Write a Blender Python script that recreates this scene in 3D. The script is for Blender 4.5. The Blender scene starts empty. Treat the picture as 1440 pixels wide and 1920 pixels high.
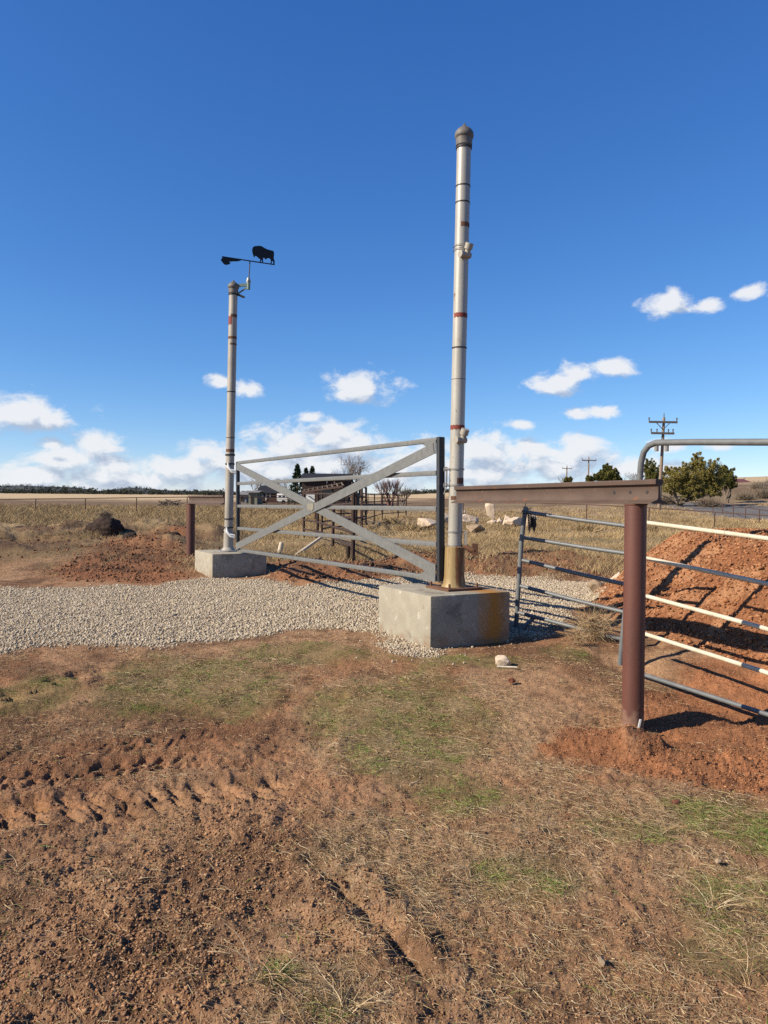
import bpy, math, random
import numpy as np
from mathutils import Vector

random.seed(7)
RNG = np.random.default_rng(11)
SC = bpy.context.scene
COL = SC.collection
R = math.radians

# ------------------------------------------------------------------ camera
FPX = 1386.0                       # focal length in photo pixels (1440 x 1920)
EYE = np.array([0.0, 0.0, 1.55])
PITCH, ROLL = math.atan(17 / FPX), R(0.6)
_F = np.array([0, math.cos(PITCH), -math.sin(PITCH)])
_U0 = np.array([0, math.sin(PITCH), math.cos(PITCH)])
_R0 = np.array([1.0, 0, 0])
_U = _U0 * math.cos(ROLL) - _R0 * math.sin(ROLL)
_R = _R0 * math.cos(ROLL) + _U0 * math.sin(ROLL)
cam = bpy.data.cameras.new("camera")
cam.sensor_fit = 'VERTICAL'; cam.sensor_height = 36.0
cam.lens = FPX / 1920 * 36.0
cam.clip_start = 0.05; cam.clip_end = 8000
camo = bpy.data.objects.new("camera", cam); COL.objects.link(camo)
from mathutils import Matrix
camo.matrix_world = Matrix(((_R[0], _U[0], -_F[0], EYE[0]), (_R[1], _U[1], -_F[1], EYE[1]),
                            (_R[2], _U[2], -_F[2], EYE[2]), (0, 0, 0, 1)))
SC.camera = camo

# ------------------------------------------------------------------ light
SUN_AZ, SUN_EL = R(20), R(33)      # the sun stands left of and a little behind the camera
SDIR = np.array([-math.cos(SUN_AZ) * math.cos(SUN_EL), -math.sin(SUN_AZ) * math.cos(SUN_EL), math.sin(SUN_EL)])
sun = bpy.data.lights.new("sun", 'SUN'); sun.energy = 5.0; sun.angle = R(0.5); sun.color = (1.0, 0.885, 0.715)
suno = bpy.data.objects.new("sun", sun); COL.objects.link(suno)
suno.rotation_euler = Vector(SDIR).to_track_quat('Z', 'Y').to_euler()
SC.view_settings.view_transform = 'Standard'; SC.view_settings.look = 'None'
SC.view_settings.exposure = 0.8; SC.view_settings.gamma = 1.0
SC.cycles.use_denoising = False
SC.cycles.max_bounces = 6; SC.cycles.diffuse_bounces = 2; SC.cycles.glossy_bounces = 2
SC.cycles.transparent_max_bounces = 8


def ray(px, py):
    d = _F * FPX + _R * (px - 720.0) + _U * (960.0 - py)
    return d / d[1]


def at(px, py, D):
    return EYE + ray(px, py) * D


world = bpy.data.worlds.new("World"); SC.world = world; world.use_nodes = True
world.cycles.sampling_method = 'MANUAL'; world.cycles.sample_map_resolution = 512


def build_world():
    nt = world.node_tree; N = nt.nodes; L = nt.links
    N.clear()

    def node(t, **k):
        n = N.new(t)
        for a, b in k.items(): setattr(n, a, b)
        return n

    def math_(op, a, b=None, c=None, clamp=False):
        n = node('ShaderNodeMath', operation=op, use_clamp=clamp)
        for i, v in enumerate((a, b, c)):
            if v is None: continue
            if isinstance(v, (int, float)): n.inputs[i].default_value = v
            else: L.new(v, n.inputs[i])
        return n.outputs[0]
    out = node('ShaderNodeOutputWorld'); bg = node('ShaderNodeBackground'); bg.inputs[1].default_value = 0.0692
    L.new(bg.outputs[0], out.inputs[0])
    sky = node('ShaderNodeTexSky', sky_type='NISHITA')
    sky.sun_disc = False; sky.sun_elevation = SUN_EL; sky.sun_rotation = math.atan2(SDIR[0], SDIR[1]) % (2 * math.pi)
    sky.altitude = 1800; sky.air_density = 1.0; sky.dust_density = 0.35; sky.ozone_density = 3.0
    hs = node('ShaderNodeHueSaturation'); hs.inputs['Saturation'].default_value = 1.12; hs.inputs['Value'].default_value = 1.0
    L.new(sky.outputs[0], hs.inputs['Color'])
    # clear high-desert air: deeper blue overhead than the model's
    sp = node('ShaderNodeSeparateColor'); L.new(hs.outputs[0], sp.inputs[0])
    cb = node('ShaderNodeCombineColor')
    for i, (g, p) in enumerate(((1.433, 1.18), (1.226, .958), (1.27, .707))):
        L.new(math_('MULTIPLY', math_('POWER', math_('MULTIPLY', sp.outputs[i], .1), p), g / .12), cb.inputs[i])
    tc = node('ShaderNodeTexCoord')
    sep = node('ShaderNodeSeparateXYZ'); L.new(tc.outputs['Generated'], sep.inputs[0])
    az = math_('ARCTAN2', sep.outputs[0], sep.outputs[1])
    el = math_('ARCSINE', sep.outputs[2])
    comb = node('ShaderNodeCombineXYZ'); L.new(az, comb.inputs[0]); L.new(el, comb.inputs[1])
    P = comb.outputs[0]
    # clouds: (px, py, half width, half height) measured on the photo and turned into directions
    clouds = [(30, 772, 100, 34), (-60, 780, 90, 40), (95, 790, 40, 16), (140, 860, 85, 30), (185, 832, 50, 26), (95, 832, 34, 12), (205, 875, 70, 26),
              (60, 892, 110, 24), (250, 900, 120, 22), (345, 878, 75, 26), (395, 850, 60, 24), (440, 868, 70, 30),
              (412, 718, 30, 13), (468, 728, 34, 15), (545, 838, 66, 46), (620, 822, 70, 34), (660, 838, 60, 30), (600, 870, 130, 40),
              (500, 880, 90, 32), (680, 728, 66, 28), (660, 740, 48, 16), (580, 782, 24, 11), (900, 842, 60, 34), (960, 850, 70, 28),
              (1010, 850, 60, 26), (1085, 838, 48, 28), (1040, 872, 110, 28), (900, 885, 120, 30), (780, 870, 90, 40), (740, 890, 80, 26),
              (972, 797, 24, 10), (1050, 718, 52, 20), (1090, 700, 40, 20), (1150, 692, 44, 16), (1085, 776, 30, 11), (1130, 774, 32, 12),
              (1250, 572, 50, 20), (1262, 555, 14, 18), (1330, 572, 26, 15), (1410, 547, 30, 15), (1345, 838, 40, 10), (1250, 838, 40, 11),
              (1180, 880, 120, 22), (-150, 860, 120, 40), (1560, 700, 90, 30), (1600, 860, 120, 30)]

    def ae(px, py):
        d = ray(px, py); d = d / np.linalg.norm(d)
        return math.atan2(d[0], d[1]), math.asin(d[2])
    no = node('ShaderNodeTexNoise'); no.inputs['Scale'].default_value = 24; no.inputs['Detail'].default_value = 9
    no.inputs['Roughness'].default_value = 0.62; no.inputs['Distortion'].default_value = 0.35
    st = node('ShaderNodeVectorMath', operation='MULTIPLY'); st.inputs[1].default_value = (1, 1.5, 1)
    L.new(P, st.inputs[0]); L.new(st.outputs[0], no.inputs['Vector'])
    fld = []
    for k in range(2):
        src = P
        if k == 1:            # the same field a little towards the sun, for the relief of the clouds
            sh = node('ShaderNodeVectorMath', operation='ADD'); sh.inputs[1].default_value = (-0.010, 0.020, 0)
            L.new(P, sh.inputs[0]); src = sh.outputs[0]
        cur = None
        for (cx, cy, rx, ry) in clouds:
            a0, e0 = ae(cx, cy); a1, _ = ae(cx + rx, cy); _, e1 = ae(cx, cy - ry)
            ra, re = abs(a1 - a0) * 1.42, abs(e1 - e0) * 1.42
            ma = node('ShaderNodeVectorMath', operation='MULTIPLY_ADD')
            ma.inputs[1].default_value = (1 / ra, 1 / re, 0); ma.inputs[2].default_value = (-a0 / ra, -e0 / re, 0)
            L.new(src, ma.inputs[0])
            ln = node('ShaderNodeVectorMath', operation='LENGTH'); L.new(ma.outputs[0], ln.inputs[0])
            cur = ln.outputs['Value'] if cur is None else math_('SMOOTH_MIN', cur, ln.outputs['Value'], 0.25)
        fld.append(math_('SUBTRACT', 1.0, cur))
    n2 = node('ShaderNodeTexNoise'); n2.inputs['Scale'].default_value = 24; n2.inputs['Detail'].default_value = 5
    n2.inputs['Roughness'].default_value = 0.62; n2.inputs['Distortion'].default_value = 0.35
    sh2 = node('ShaderNodeVectorMath', operation='ADD'); sh2.inputs[1].default_value = (-0.008, 0.02, 0)
    L.new(st.outputs[0], sh2.inputs[0]); L.new(sh2.outputs[0], n2.inputs['Vector'])
    f0 = math_('ADD', fld[0], math_('MULTIPLY', math_('SUBTRACT', no.outputs[0], 0.5), 2.2))
    f1 = math_('ADD', fld[1], math_('MULTIPLY', math_('SUBTRACT', n2.outputs[0], 0.5), 2.2))
    mr = node('ShaderNodeMapRange', interpolation_type='SMOOTHSTEP'); mr.inputs['From Min'].default_value = 0.05; mr.inputs['From Max'].default_value = 0.70
    L.new(f0, mr.inputs['Value'])
    dens = mr.outputs[0]
    lit = math_('MULTIPLY_ADD', math_('SUBTRACT', f0, f1), 1.45, 0.54, clamp=True)
    ramp = node('ShaderNodeValToRGB')
    e = ramp.color_ramp.elements
    e[0].position = 0.05; e[0].color = (0.44, 0.52, 0.66, 1); e[1].position = 0.95; e[1].color = (0.86, 0.88, 0.91, 1)
    m = ramp.color_ramp.elements.new(0.5); m.color = (0.64, 0.70, 0.80, 1)
    L.new(lit, ramp.inputs[0])
    sc_ = node('ShaderNodeVectorMath', operation='SCALE'); sc_.inputs['Scale'].default_value = 8.4
    L.new(ramp.outputs[0], sc_.inputs[0])
    mix = node('ShaderNodeMix', data_type='RGBA')
    L.new(math_('MULTIPLY', dens, 0.95), mix.inputs['Factor'])
    L.new(cb.outputs[0], mix.inputs['A']); L.new(sc_.outputs[0], mix.inputs['B'])
    L.new(mix.outputs['Result'], bg.inputs[0])


build_world()

# ------------------------------------------------------------------ noise
def _h(ix, iy, s):
    h = (ix.astype(np.int64) * 374761393 + iy.astype(np.int64) * 668265263 + s * 974634777) & 0xffffffff
    h = ((h ^ (h >> 13)) * 1274126177) & 0xffffffff
    h = (h ^ (h >> 16)) & 0xffffff
    return h / float(0xffffff)


def vn(x, y, s=0):
    ix, iy = np.floor(x), np.floor(y); fx, fy = x - ix, y - iy
    u = fx * fx * fx * (fx * (fx * 6 - 15) + 10); v = fy * fy * fy * (fy * (fy * 6 - 15) + 10)
    a, b, c, d = _h(ix, iy, s), _h(ix + 1, iy, s), _h(ix, iy + 1, s), _h(ix + 1, iy + 1, s)
    return ((a * (1 - u) + b * u) * (1 - v) + (c * (1 - u) + d * u) * v) * 2 - 1


def fbm(x, y, o=4, s=0, g=0.5):
    t = 0; a = 1.0; n = 0
    for k in range(o):
        t = t + a * vn(x * 2 ** k + k * 17.3, y * 2 ** k - k * 9.1, s + k); n += a; a *= g
    return t / n


def worley(x, y, s=0):
    ix, iy = np.floor(x), np.floor(y)
    best = np.full(np.shape(x), 9.0); idv = np.zeros(np.shape(x))
    for dx in (-1, 0, 1):
        for dy in (-1, 0, 1):
            cx, cy = ix + dx, iy + dy
            px_, py_ = cx + _h(cx, cy, s), cy + _h(cx, cy, s + 5)
            d = (x - px_) ** 2 + (y - py_) ** 2
            m = d < best
            best = np.where(m, d, best); idv = np.where(m, _h(cx, cy, s + 9), idv)
    return np.sqrt(best), idv


def sst(a, b, x):
    t = np.clip((x - a) / (b - a), 0, 1)
    return t * t * (3 - 2 * t)


# ------------------------------------------------------------------ terrain
_DY = [-20, 2, 5, 7, 9, 12.3, 15, 25, 40, 53, 90, 150, 400, 3000]
_DZ = [0, -.01, -.03, .165, .22, .27, .38, .42, .44, .52, .9, 1.6, 4.4, 30]
_AX = [-2, -.52, -.2, 0.0, .06, .2, .3, .42, .52, .7, 2]
_AE = [.0078, .0078, .0085, .011, .0140, .023, .031, .037, .0415, .043, .043]


def hbase(x, y):
    x = np.asarray(x, float); y = np.asarray(y, float)
    n = np.interp(y, _DY, _DZ)
    t = x / np.maximum(y, 1.5)
    f = 1.55 + (np.interp(t, _AX, _AE) - .0145 * np.exp(-(y - 100) / 90)) * np.maximum(y, 1)
    w = sst(45, 130, y)
    return n * (1 - w) + f * w


def gp(px, py, dmax=900):
    r = ray(px, py)
    D = np.concatenate([np.arange(1.2, 60, .02), np.arange(60, dmax, .5)])
    z = EYE[2] + r[2] * D
    below = z <= hbase(r[0] * D, D)
    i = int(np.argmax(below)) if below.any() else len(D) - 1
    return np.array([r[0] * D[i], D[i]])


def poly(pts): return np.array([gp(*p) for p in pts])


def pmask(P, x, y, soft=.15, amp=0., sc=1., seed=3):
    """soft membership of a ground polygon, with a ragged edge"""
    x = np.asarray(x, float); y = np.asarray(y, float)
    lo, hi = P.min(0) - 2 * soft - amp, P.max(0) + 2 * soft + amp
    res = np.zeros(x.shape)
    sel = (x > lo[0]) & (x < hi[0]) & (y > lo[1]) & (y < hi[1])
    X, Y = x[sel], y[sel]
    if X.size == 0: return res
    d = np.full(X.shape, 1e9); ins = np.zeros(X.shape, bool)
    for i in range(len(P)):
        a, b = P[i], P[(i + 1) % len(P)]
        e = b - a; L2 = max((e ** 2).sum(), 1e-9)
        t = np.clip(((X - a[0]) * e[0] + (Y - a[1]) * e[1]) / L2, 0, 1)
        d = np.minimum(d, np.hypot(X - a[0] - t * e[0], Y - a[1] - t * e[1]))
        c = ((a[1] > Y) != (b[1] > Y))
        with np.errstate(divide='ignore', invalid='ignore'):
            xi = (b[0] - a[0]) * (Y - a[1]) / (b[1] - a[1]) + a[0]
        ins ^= c & (X < xi)
    sd = np.where(ins, d, -d)
    if amp: sd = sd + amp * fbm(X * sc, Y * sc, 4, seed)
    res[sel] = sst(-soft, soft, sd)
    return res


def ell(px, py, rx, ry):
    c = gp(px, py); a = gp(px + rx, py); f = gp(px, py - ry); n = gp(px, py + ry)
    return (c[0], (f[1] + n[1]) / 2, abs(a[0] - c[0]), max(.1, (f[1] - n[1]) / 2))


def emask(E, x, y, amp=.5, sc=2.5, seed=8):
    r = np.zeros(np.shape(x))
    nz = amp * fbm(x * sc, y * sc, 4, seed)
    for (cx, cy, rx, ry) in E:
        r = np.maximum(r, sst(0, .55, 1.15 - np.hypot((x - cx) / rx, (y - cy) / ry) + nz))
    return r


GRAVEL = poly([(-500, 1250), (-200, 1236), (0, 1222), (200, 1212), (450, 1192), (640, 1180), (700, 1188), (750, 1214), (808, 1232), (880, 1212), (965, 1190), (1060, 1160),
               (1130, 1128), (1150, 1105), (1120, 1092), (1000, 1082), (870, 1080), (700, 1092), (640, 1098), (560, 1100), (500, 1090), (380, 1082), (345, 1088),
               (300, 1098), (0, 1102), (-300, 1106), (-500, 1108)])
REDL = poly([(60, 1096), (110, 1050), (200, 1022), (340, 1012), (362, 1050), (345, 1084), (280, 1096)])
REDB = poly([(500, 1088), (520, 1062), (700, 1062), (870, 1040), (1130, 1055), (1130, 1088), (1000, 1078), (870, 1078), (700, 1090), (600, 1096)])
REDP = poly([(1020, 1405), (1060, 1378), (1170, 1350), (1215, 1290), (1300, 1240), (1460, 1240), (1700, 1300), (1700, 1520), (1440, 1500), (1300, 1488), (1150, 1462), (1040, 1440)])
REDT = poly([(-100, 1400), (100, 1390), (300, 1375), (480, 1330), (560, 1420), (640, 1470), (560, 1560), (300, 1570), (-100, 1640)])
ROAD = poly([(1200, 943), (1260, 941), (1330, 943), (1440, 951), (1560, 962), (1700, 990), (1560, 1000), (1440, 976), (1345, 968), (1290, 957)])
GREEN = [ell(*e) for e in ((330, 1285, 170, 62), (470, 1300, 90, 50), (780, 1370, 170, 110), (880, 1500, 110, 46), (1380, 1560, 120, 60), (1380, 1720, 90, 110), (1180, 1560, 130, 30),
                           (900, 1242, 150, 18), (60, 1310, 90, 44), (520, 1840, 50, 40), (620, 1890, 80, 40), (1060, 1225, 60, 20), (200, 1065, 120, 14),
                           (640, 1340, 90, 50), (560, 1230, 150, 22), (1405, 1650, 70, 46), (1340, 1790, 60, 46), (980, 1650, 120, 60), (60, 1035, 90, 14), (1000, 1030, 120, 14), (700, 1040, 50, 10))]
DRYS = [ell(*e) for e in ((760, 1360, 230, 130), (1380, 1700, 130, 150), (600, 1880, 120, 60), (850, 1600, 350, 90), (1150, 1540, 250, 50), (420, 1270, 220, 60), (1000, 1420, 60, 60))]
PILE = (5.6, 8.6, 2.95, 3.65, .99)
TRACKS = [([(-140, 1575), (60, 1530), (250, 1504), (400, 1488), (560, 1476)], .40, .135, .046, .55),
          ([(-100, 1440), (60, 1425), (330, 1392), (440, 1380)], .34, .125, .009, -.5),
          ([(505, 1480), (560, 1390), (585, 1330), (600, 1290)], .5, .13, .014, .12),
          ([(-60, 1335), (60, 1300), (170, 1262), (260, 1250)], .3, .2, .028, .4),
          ([(590, 1605), (640, 1665), (715, 1745), (790, 1840), (840, 1930)], .13, .9, .036, .3),
          ([(-140, 1500), (60, 1466), (250, 1440), (420, 1424)], .30, .12, .018, -.45)]
TRACKS = [(poly(p), w, s, d, k) for (p, w, s, d, k) in TRACKS]
POSTR = at(1190, 1370, 5.25)
MOUND = [(gp(1130, 1408), .46, .24, .10), (gp(1212, 1412), .26, .2, .07), (gp(1160, 1385), .25, .14, .05), (gp(1340, 1440), .55, .16, .06), (gp(1420, 1385), .4, .2, .07)]


def pile_h(x, y):
    n = fbm(x * .9, y * .9, 3, 21)
    d = (np.abs((x - PILE[0]) / PILE[2]) ** 3 + np.abs((y - PILE[1]) / PILE[3]) ** 3) ** (1 / 3) + .10 * n
    t = np.clip((1 - d) / .45, 0, 1.6)
    h = PILE[4] * np.where(t < .85, t, .85 + .15 * (1 - np.exp(-(t - .85) / .15)))
    return np.where(t > 0, h + .05 * t * n, 0)


def tracks(x, y):
    z = np.zeros(np.shape(x)); mk = np.zeros(np.shape(x))
    for i, (P, w, sp, dep, k) in enumerate(TRACKS):
        lo, hi = P.min(0) - w, P.max(0) + w
        sel = (x > lo[0]) & (x < hi[0]) & (y > lo[1]) & (y < hi[1])
        X, Y = x[sel], y[sel]
        if X.size == 0: continue
        X = X + .03 * fbm(X * 3, Y * 3, 2, 31 + i); Y = Y + .03 * fbm(X * 3, Y * 3, 2, 41 + i)
        bd = np.full(X.shape, 9.); s = np.zeros(X.shape); v = np.zeros(X.shape); acc = 0
        for a, b in zip(P[:-1], P[1:]):
            e = b - a; L_ = np.hypot(*e); e = e / L_
            tt = np.clip((X - a[0]) * e[0] + (Y - a[1]) * e[1], 0, L_)
            dx, dy = X - a[0] - tt * e[0], Y - a[1] - tt * e[1]
            d = np.hypot(dx, dy); m = d < bd
            bd = np.where(m, d, bd); s = np.where(m, acc + tt, s); v = np.where(m, e[0] * dy - e[1] * dx, v); acc += L_
        m = sst(w / 2, w / 2 - .06, np.abs(v)) * sst(0, .15, s) * sst(acc, acc - .2, s)
        ph = (s + k * v) / sp + .5 * (v > 0) + .22 * fbm(X * 4, Y * 4, 2, 51)
        fr = ph - np.floor(ph); cell = _h(np.floor(ph), np.sign(v), 77 + i)
        pulse = sst(.12, .26, fr) * sst(.62, .46, fr) * (.55 + .7 * cell)
        wear = sst(-.75, .05, fbm(X * 2.2, Y * 2.2, 3, 61 + i))
        hh = -dep * 1.25 * m * (.22 + 1.0 * pulse) * (.35 + .65 * wear)
        hh = hh + dep * .55 * np.exp(-((np.abs(v) - w / 2 - .03) / .05) ** 2) * wear * sst(0, .15, s) * sst(acc, acc - .2, s)
        z[sel] += hh; mk[sel] = np.maximum(mk[sel], m)
    return z, mk


CLODZ = [ell(120, 1850, 380, 150), ell(640, 1720, 110, 90), ell(330, 1680, 300, 110), ell(450, 1540, 140, 70), ell(1330, 1450, 150, 40)]


def ground(x, y, full=True):
    """height, masks of the ground sheet"""
    x = np.asarray(x, float); y = np.asarray(y, float)
    z = hbase(x, y)
    gv = pmask(GRAVEL, x, y, .14, .42, 1.3, 4)
    ph = pile_h(x, y)
    z = z + ph
    red = np.clip(ph / .12, 0, 1)
    red = np.maximum(red, pmask(REDL, x, y, .5, .9, .6, 5))
    red = np.maximum(red, .8 * pmask(REDB, x, y, .3, .6, .8, 6))
    red = np.maximum(red, pmask(REDP, x, y, .10, .22, 2.2, 7))
    red = np.maximum(red, .22 * pmask(REDT, x, y, .15, .4, 1.6, 9))
    for (c, rx, ry, hh) in MOUND:
        d = np.hypot((x - c[0]) / rx, (y - c[1]) / ry) + .22 * fbm(x * 4, y * 4, 3, 12)
        g = np.clip(1.15 - d, 0, 1); g = g * g * (3 - 2 * g)
        z = z + hh * g * (1 + .35 * fbm(x * 9, y * 9, 4, 27))
        red = np.maximum(red, sst(.02, .2, g))
    # a small dug hollow left of the post and a gully right of it
    for (px_, py_, rx, ry, dp) in ((1140, 1352, .16, .10, .07), (1262, 1376, .17, .14, .10), (1340, 1352, .4, .09, .05)):
        c = gp(px_, py_)
        z = z - dp * np.exp(-((x - c[0]) / rx) ** 2 - ((y - c[1]) / ry) ** 2)
    ga, gb = np.array([2.15, 6.85]), np.array([3.3, 4.7]); ge = (gb - ga) / np.hypot(*(gb - ga)); gl = np.hypot(*(gb - ga))
    gt = (x - ga[0]) * ge[0] + (y - ga[1]) * ge[1]; gd = np.abs((x - ga[0]) * ge[1] - (y - ga[1]) * ge[0])
    z = z - .135 * np.exp(-(gd / .30) ** 2) * sst(-.4, .2, gt) * sst(gl + .4, gl - .2, gt)
    # spoil ridge beyond the gravel, and the rough berm on the left
    rb = pmask(REDB, x, y, .5, .3, .8, 6)
    z = z + rb * (.10 + .16 * fbm(x * 1.3, y * 1.3, 4, 13))
    bl = sst(15.5, 17.5, y) * sst(27, 23, y) * sst(-3.6, -5.2, x)
    z = z + bl * (.10 + .34 * np.clip(fbm(x * .55, y * .55, 4, 14) + .15, -.1, 1) ** 1)
    bl2 = sst(20.5, 21.5, y) * sst(25, 23, y) * sst(-4, -6, x)
    z = z + bl2 * .25 * (1 + fbm(x * .8, y * .8, 3, 15))
    fld = sst(12.5, 15.5, y) * (1 - gv)
    z = z + fld * sst(200, 60, y) * .10 * fbm(x * .35, y * .35, 3, 16)
    rgh = sst(12.0, 13.5, y) * sst(30, 24, y) * (1 - gv)
    z = z + rgh * (.07 * fbm(x * 2.1, y * 2.1, 5, 17, .6) + .05 * np.clip(fbm(x * 3.4, y * 3.4, 3, 26), 0, 1)) * (.35 + .65 * np.clip(red + bl, 0, 1))
    tz, tm = tracks(x, y)
    gr = emask(GREEN, x, y) * (1 - gv) * (1 - np.clip(red, 0, 1) * .9)
    dr = emask(DRYS, x, y, .5, 2., 18)
    clod = emask(CLODZ, x, y, .6, 1.8, 19)
    near = sst(16, 9, y)
    if full:
        rough = (1 - .75 * gv)
        z = z + near * rough * (.030 * fbm(x * 1.7, y * 1.7, 3, 1) + .017 * fbm(x * 7, y * 7, 3, 2) * (.5 + .8 * clod))
        w1, i1 = worley(x * 19 + .6 * vn(x * 9, y * 9, 3) + .45 * vn(x * 33, y * 33, 33), y * 19 + .6 * vn(x * 9, y * 9, 4) + .45 * vn(x * 33, y * 33, 34), 6)
        w2, i2 = worley(x * 42 + .5 * vn(x * 60, y * 60, 35), y * 42 + .5 * vn(x * 60, y * 60, 36), 7)
        l1 = np.minimum(np.clip(.55 - w1, 0, 1), .10 + .25 * i1) * (i1 > .5) * i1; l2 = np.clip(.6 - w2, 0, 1) * (.2 + i2)
        soil = np.clip(1 - gr * .8, 0, 1)
        cl = np.clip(.34 + .50 * clod + 1.3 * np.clip(red, 0, 1) * (ph < .02) + .9 * (ph > .02), 0, 1.8)
        n9, n8 = sst(13, 5, y), sst(7, 3.5, y)
        z = z + n9 * rough * soil * (.024 * l1 * cl) + n8 * rough * soil * .013 * l2 * cl
        z = z + sst(9, 4, y) * (1 - gv) * (1 - .5 * gr) * (.017 * fbm(x * 17, y * 17, 4, 20, .7) + .012 * (np.abs(vn(x * 11, y * 11, 28)) - .3))
        z = z + gv * sst(14, 8, y) * .012 * fbm(x * 11, y * 11, 2, 22)
        # runnels and lumps on the spoil heap
        z = z + np.clip(ph / .25, 0, 1) * (.07 * fbm(x * 3, y * 3, 5, 23, .6) + .030 * np.clip(.5 - worley(x * 7, y * 7, 24)[0], 0, 1) + .035 * np.clip(.5 - worley(x * 15, y * 15, 25)[0], 0, 1))
        z = z + tz
    return z, dict(gv=gv, red=np.clip(red, 0, 1), gr=gr, dr=dr, tm=tm, clod=clod, pile=ph)


def zat(x, y):
    return float(ground(np.array([x]), np.array([y]))[0][0])


def gxyz(px, py):
    p = gp(px, py)
    return np.array([p[0], p[1], zat(p[0], p[1])])


# ------------------------------------------------------------------ materials
def new_mat(name):
    m = bpy.data.materials.new(name); m.use_nodes = True
    return m, m.node_tree, m.node_tree.nodes['Principled BSDF']


def lnk(nt, a, b): nt.links.new(a, b)


ALB = .87      # one scale for all base colours, set together with the exposure


def sc3(c): return tuple(v * ALB for v in c)


def mat(name, c1, c2=None, rough=.7, metal=0., scale=6., bump=.0, bscale=60., detail=5, spots=None, stretch=(1, 1, 1), spec=.3, contrast=.25):
    """noise-mottled surface; spots = (colour, scale, threshold) of chips, dirt or rust"""
    m, nt, b = new_mat(name); N = nt.nodes
    tc = N.new('ShaderNodeTexCoord'); mp = N.new('ShaderNodeMapping'); mp.inputs['Scale'].default_value = stretch
    lnk(nt, tc.outputs['Object'], mp.inputs[0])
    no = N.new('ShaderNodeTexNoise'); no.inputs['Scale'].default_value = scale; no.inputs['Detail'].default_value = detail
    no.inputs['Roughness'].default_value = .62
    lnk(nt, mp.outputs[0], no.inputs['Vector'])
    rp = N.new('ShaderNodeValToRGB'); e = rp.color_ramp.elements
    c2 = sc3(c2 or tuple(v * .7 for v in c1)); c1 = sc3(c1)
    e[0].position = .5 - contrast; e[0].color = (*c2, 1); e[1].position = .5 + contrast; e[1].color = (*c1, 1)
    lnk(nt, no.outputs[0], rp.inputs[0])
    col = rp.outputs[0]
    if spots:
        for (sc_, ss, th) in (spots if isinstance(spots, list) else [spots]):
            n2 = N.new('ShaderNodeTexNoise'); n2.inputs['Scale'].default_value = ss; n2.inputs['Detail'].default_value = 6
            n2.inputs['Roughness'].default_value = .65
            lnk(nt, mp.outputs[0], n2.inputs['Vector'])
            mr = N.new('ShaderNodeMapRange'); mr.inputs['From Min'].default_value = th; mr.inputs['From Max'].default_value = th + .06
            lnk(nt, n2.outputs[0], mr.inputs['Value'])
            mx = N.new('ShaderNodeMix'); mx.data_type = 'RGBA'; mx.inputs['B'].default_value = (*sc3(sc_), 1)
            lnk(nt, mr.outputs[0], mx.inputs['Factor']); lnk(nt, col, mx.inputs['A']); col = mx.outputs['Result']
    lnk(nt, col, b.inputs['Base Color'])
    b.inputs['Roughness'].default_value = rough; b.inputs['Metallic'].default_value = metal
    b.inputs['Specular IOR Level'].default_value = spec
    if bump:
        n3 = N.new('ShaderNodeTexNoise'); n3.inputs['Scale'].default_value = bscale; n3.inputs['Detail'].default_value = 6
        lnk(nt, tc.outputs['Object'], n3.inputs['Vector'])
        bp = N.new('ShaderNodeBump'); bp.inputs['Strength'].default_value = bump; bp.inputs['Distance'].default_value = .012
        lnk(nt, n3.outputs[0], bp.inputs['Height']); lnk(nt, bp.outputs[0], b.inputs['Normal'])
    return m


def mat_island(name, cols, rough=.9, trans=0., noise=None):
    """each blade, leaf or stone takes its own colour from a ramp"""
    m, nt, b = new_mat(name); N = nt.nodes
    g = N.new('ShaderNodeNewGeometry'); rp = N.new('ShaderNodeValToRGB'); e = rp.color_ramp.elements
    for i, c in enumerate(cols):
        p = i / (len(cols) - 1)
        if i == 0: el = e[0]
        elif i == len(cols) - 1: el = e[-1]
        else: el = e.new(p)
        el.position = p; el.color = (*sc3(c), 1)
    lnk(nt, g.outputs['Random Per Island'], rp.inputs[0])
    col = rp.outputs[0]
    if noise:
        tc = N.new('ShaderNodeTexCoord'); no = N.new('ShaderNodeTexNoise'); no.inputs['Scale'].default_value = noise; no.inputs['Detail'].default_value = 4
        lnk(nt, tc.outputs['Object'], no.inputs['Vector'])
        mr = N.new('ShaderNodeMapRange'); mr.inputs['From Min'].default_value = .3; mr.inputs['From Max'].default_value = .7
        mr.inputs['To Min'].default_value = .55; mr.inputs['To Max'].default_value = 1.25
        lnk(nt, no.outputs[0], mr.inputs['Value'])
        sc_ = N.new('ShaderNodeVectorMath'); sc_.operation = 'SCALE'
        lnk(nt, col, sc_.inputs[0]); lnk(nt, mr.outputs[0], sc_.inputs['Scale']); col = sc_.outputs[0]
    lnk(nt, col, b.inputs['Base Color'])
    b.inputs['Roughness'].default_value = rough; b.inputs['Specular IOR Level'].default_value = .15
    return m


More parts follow.
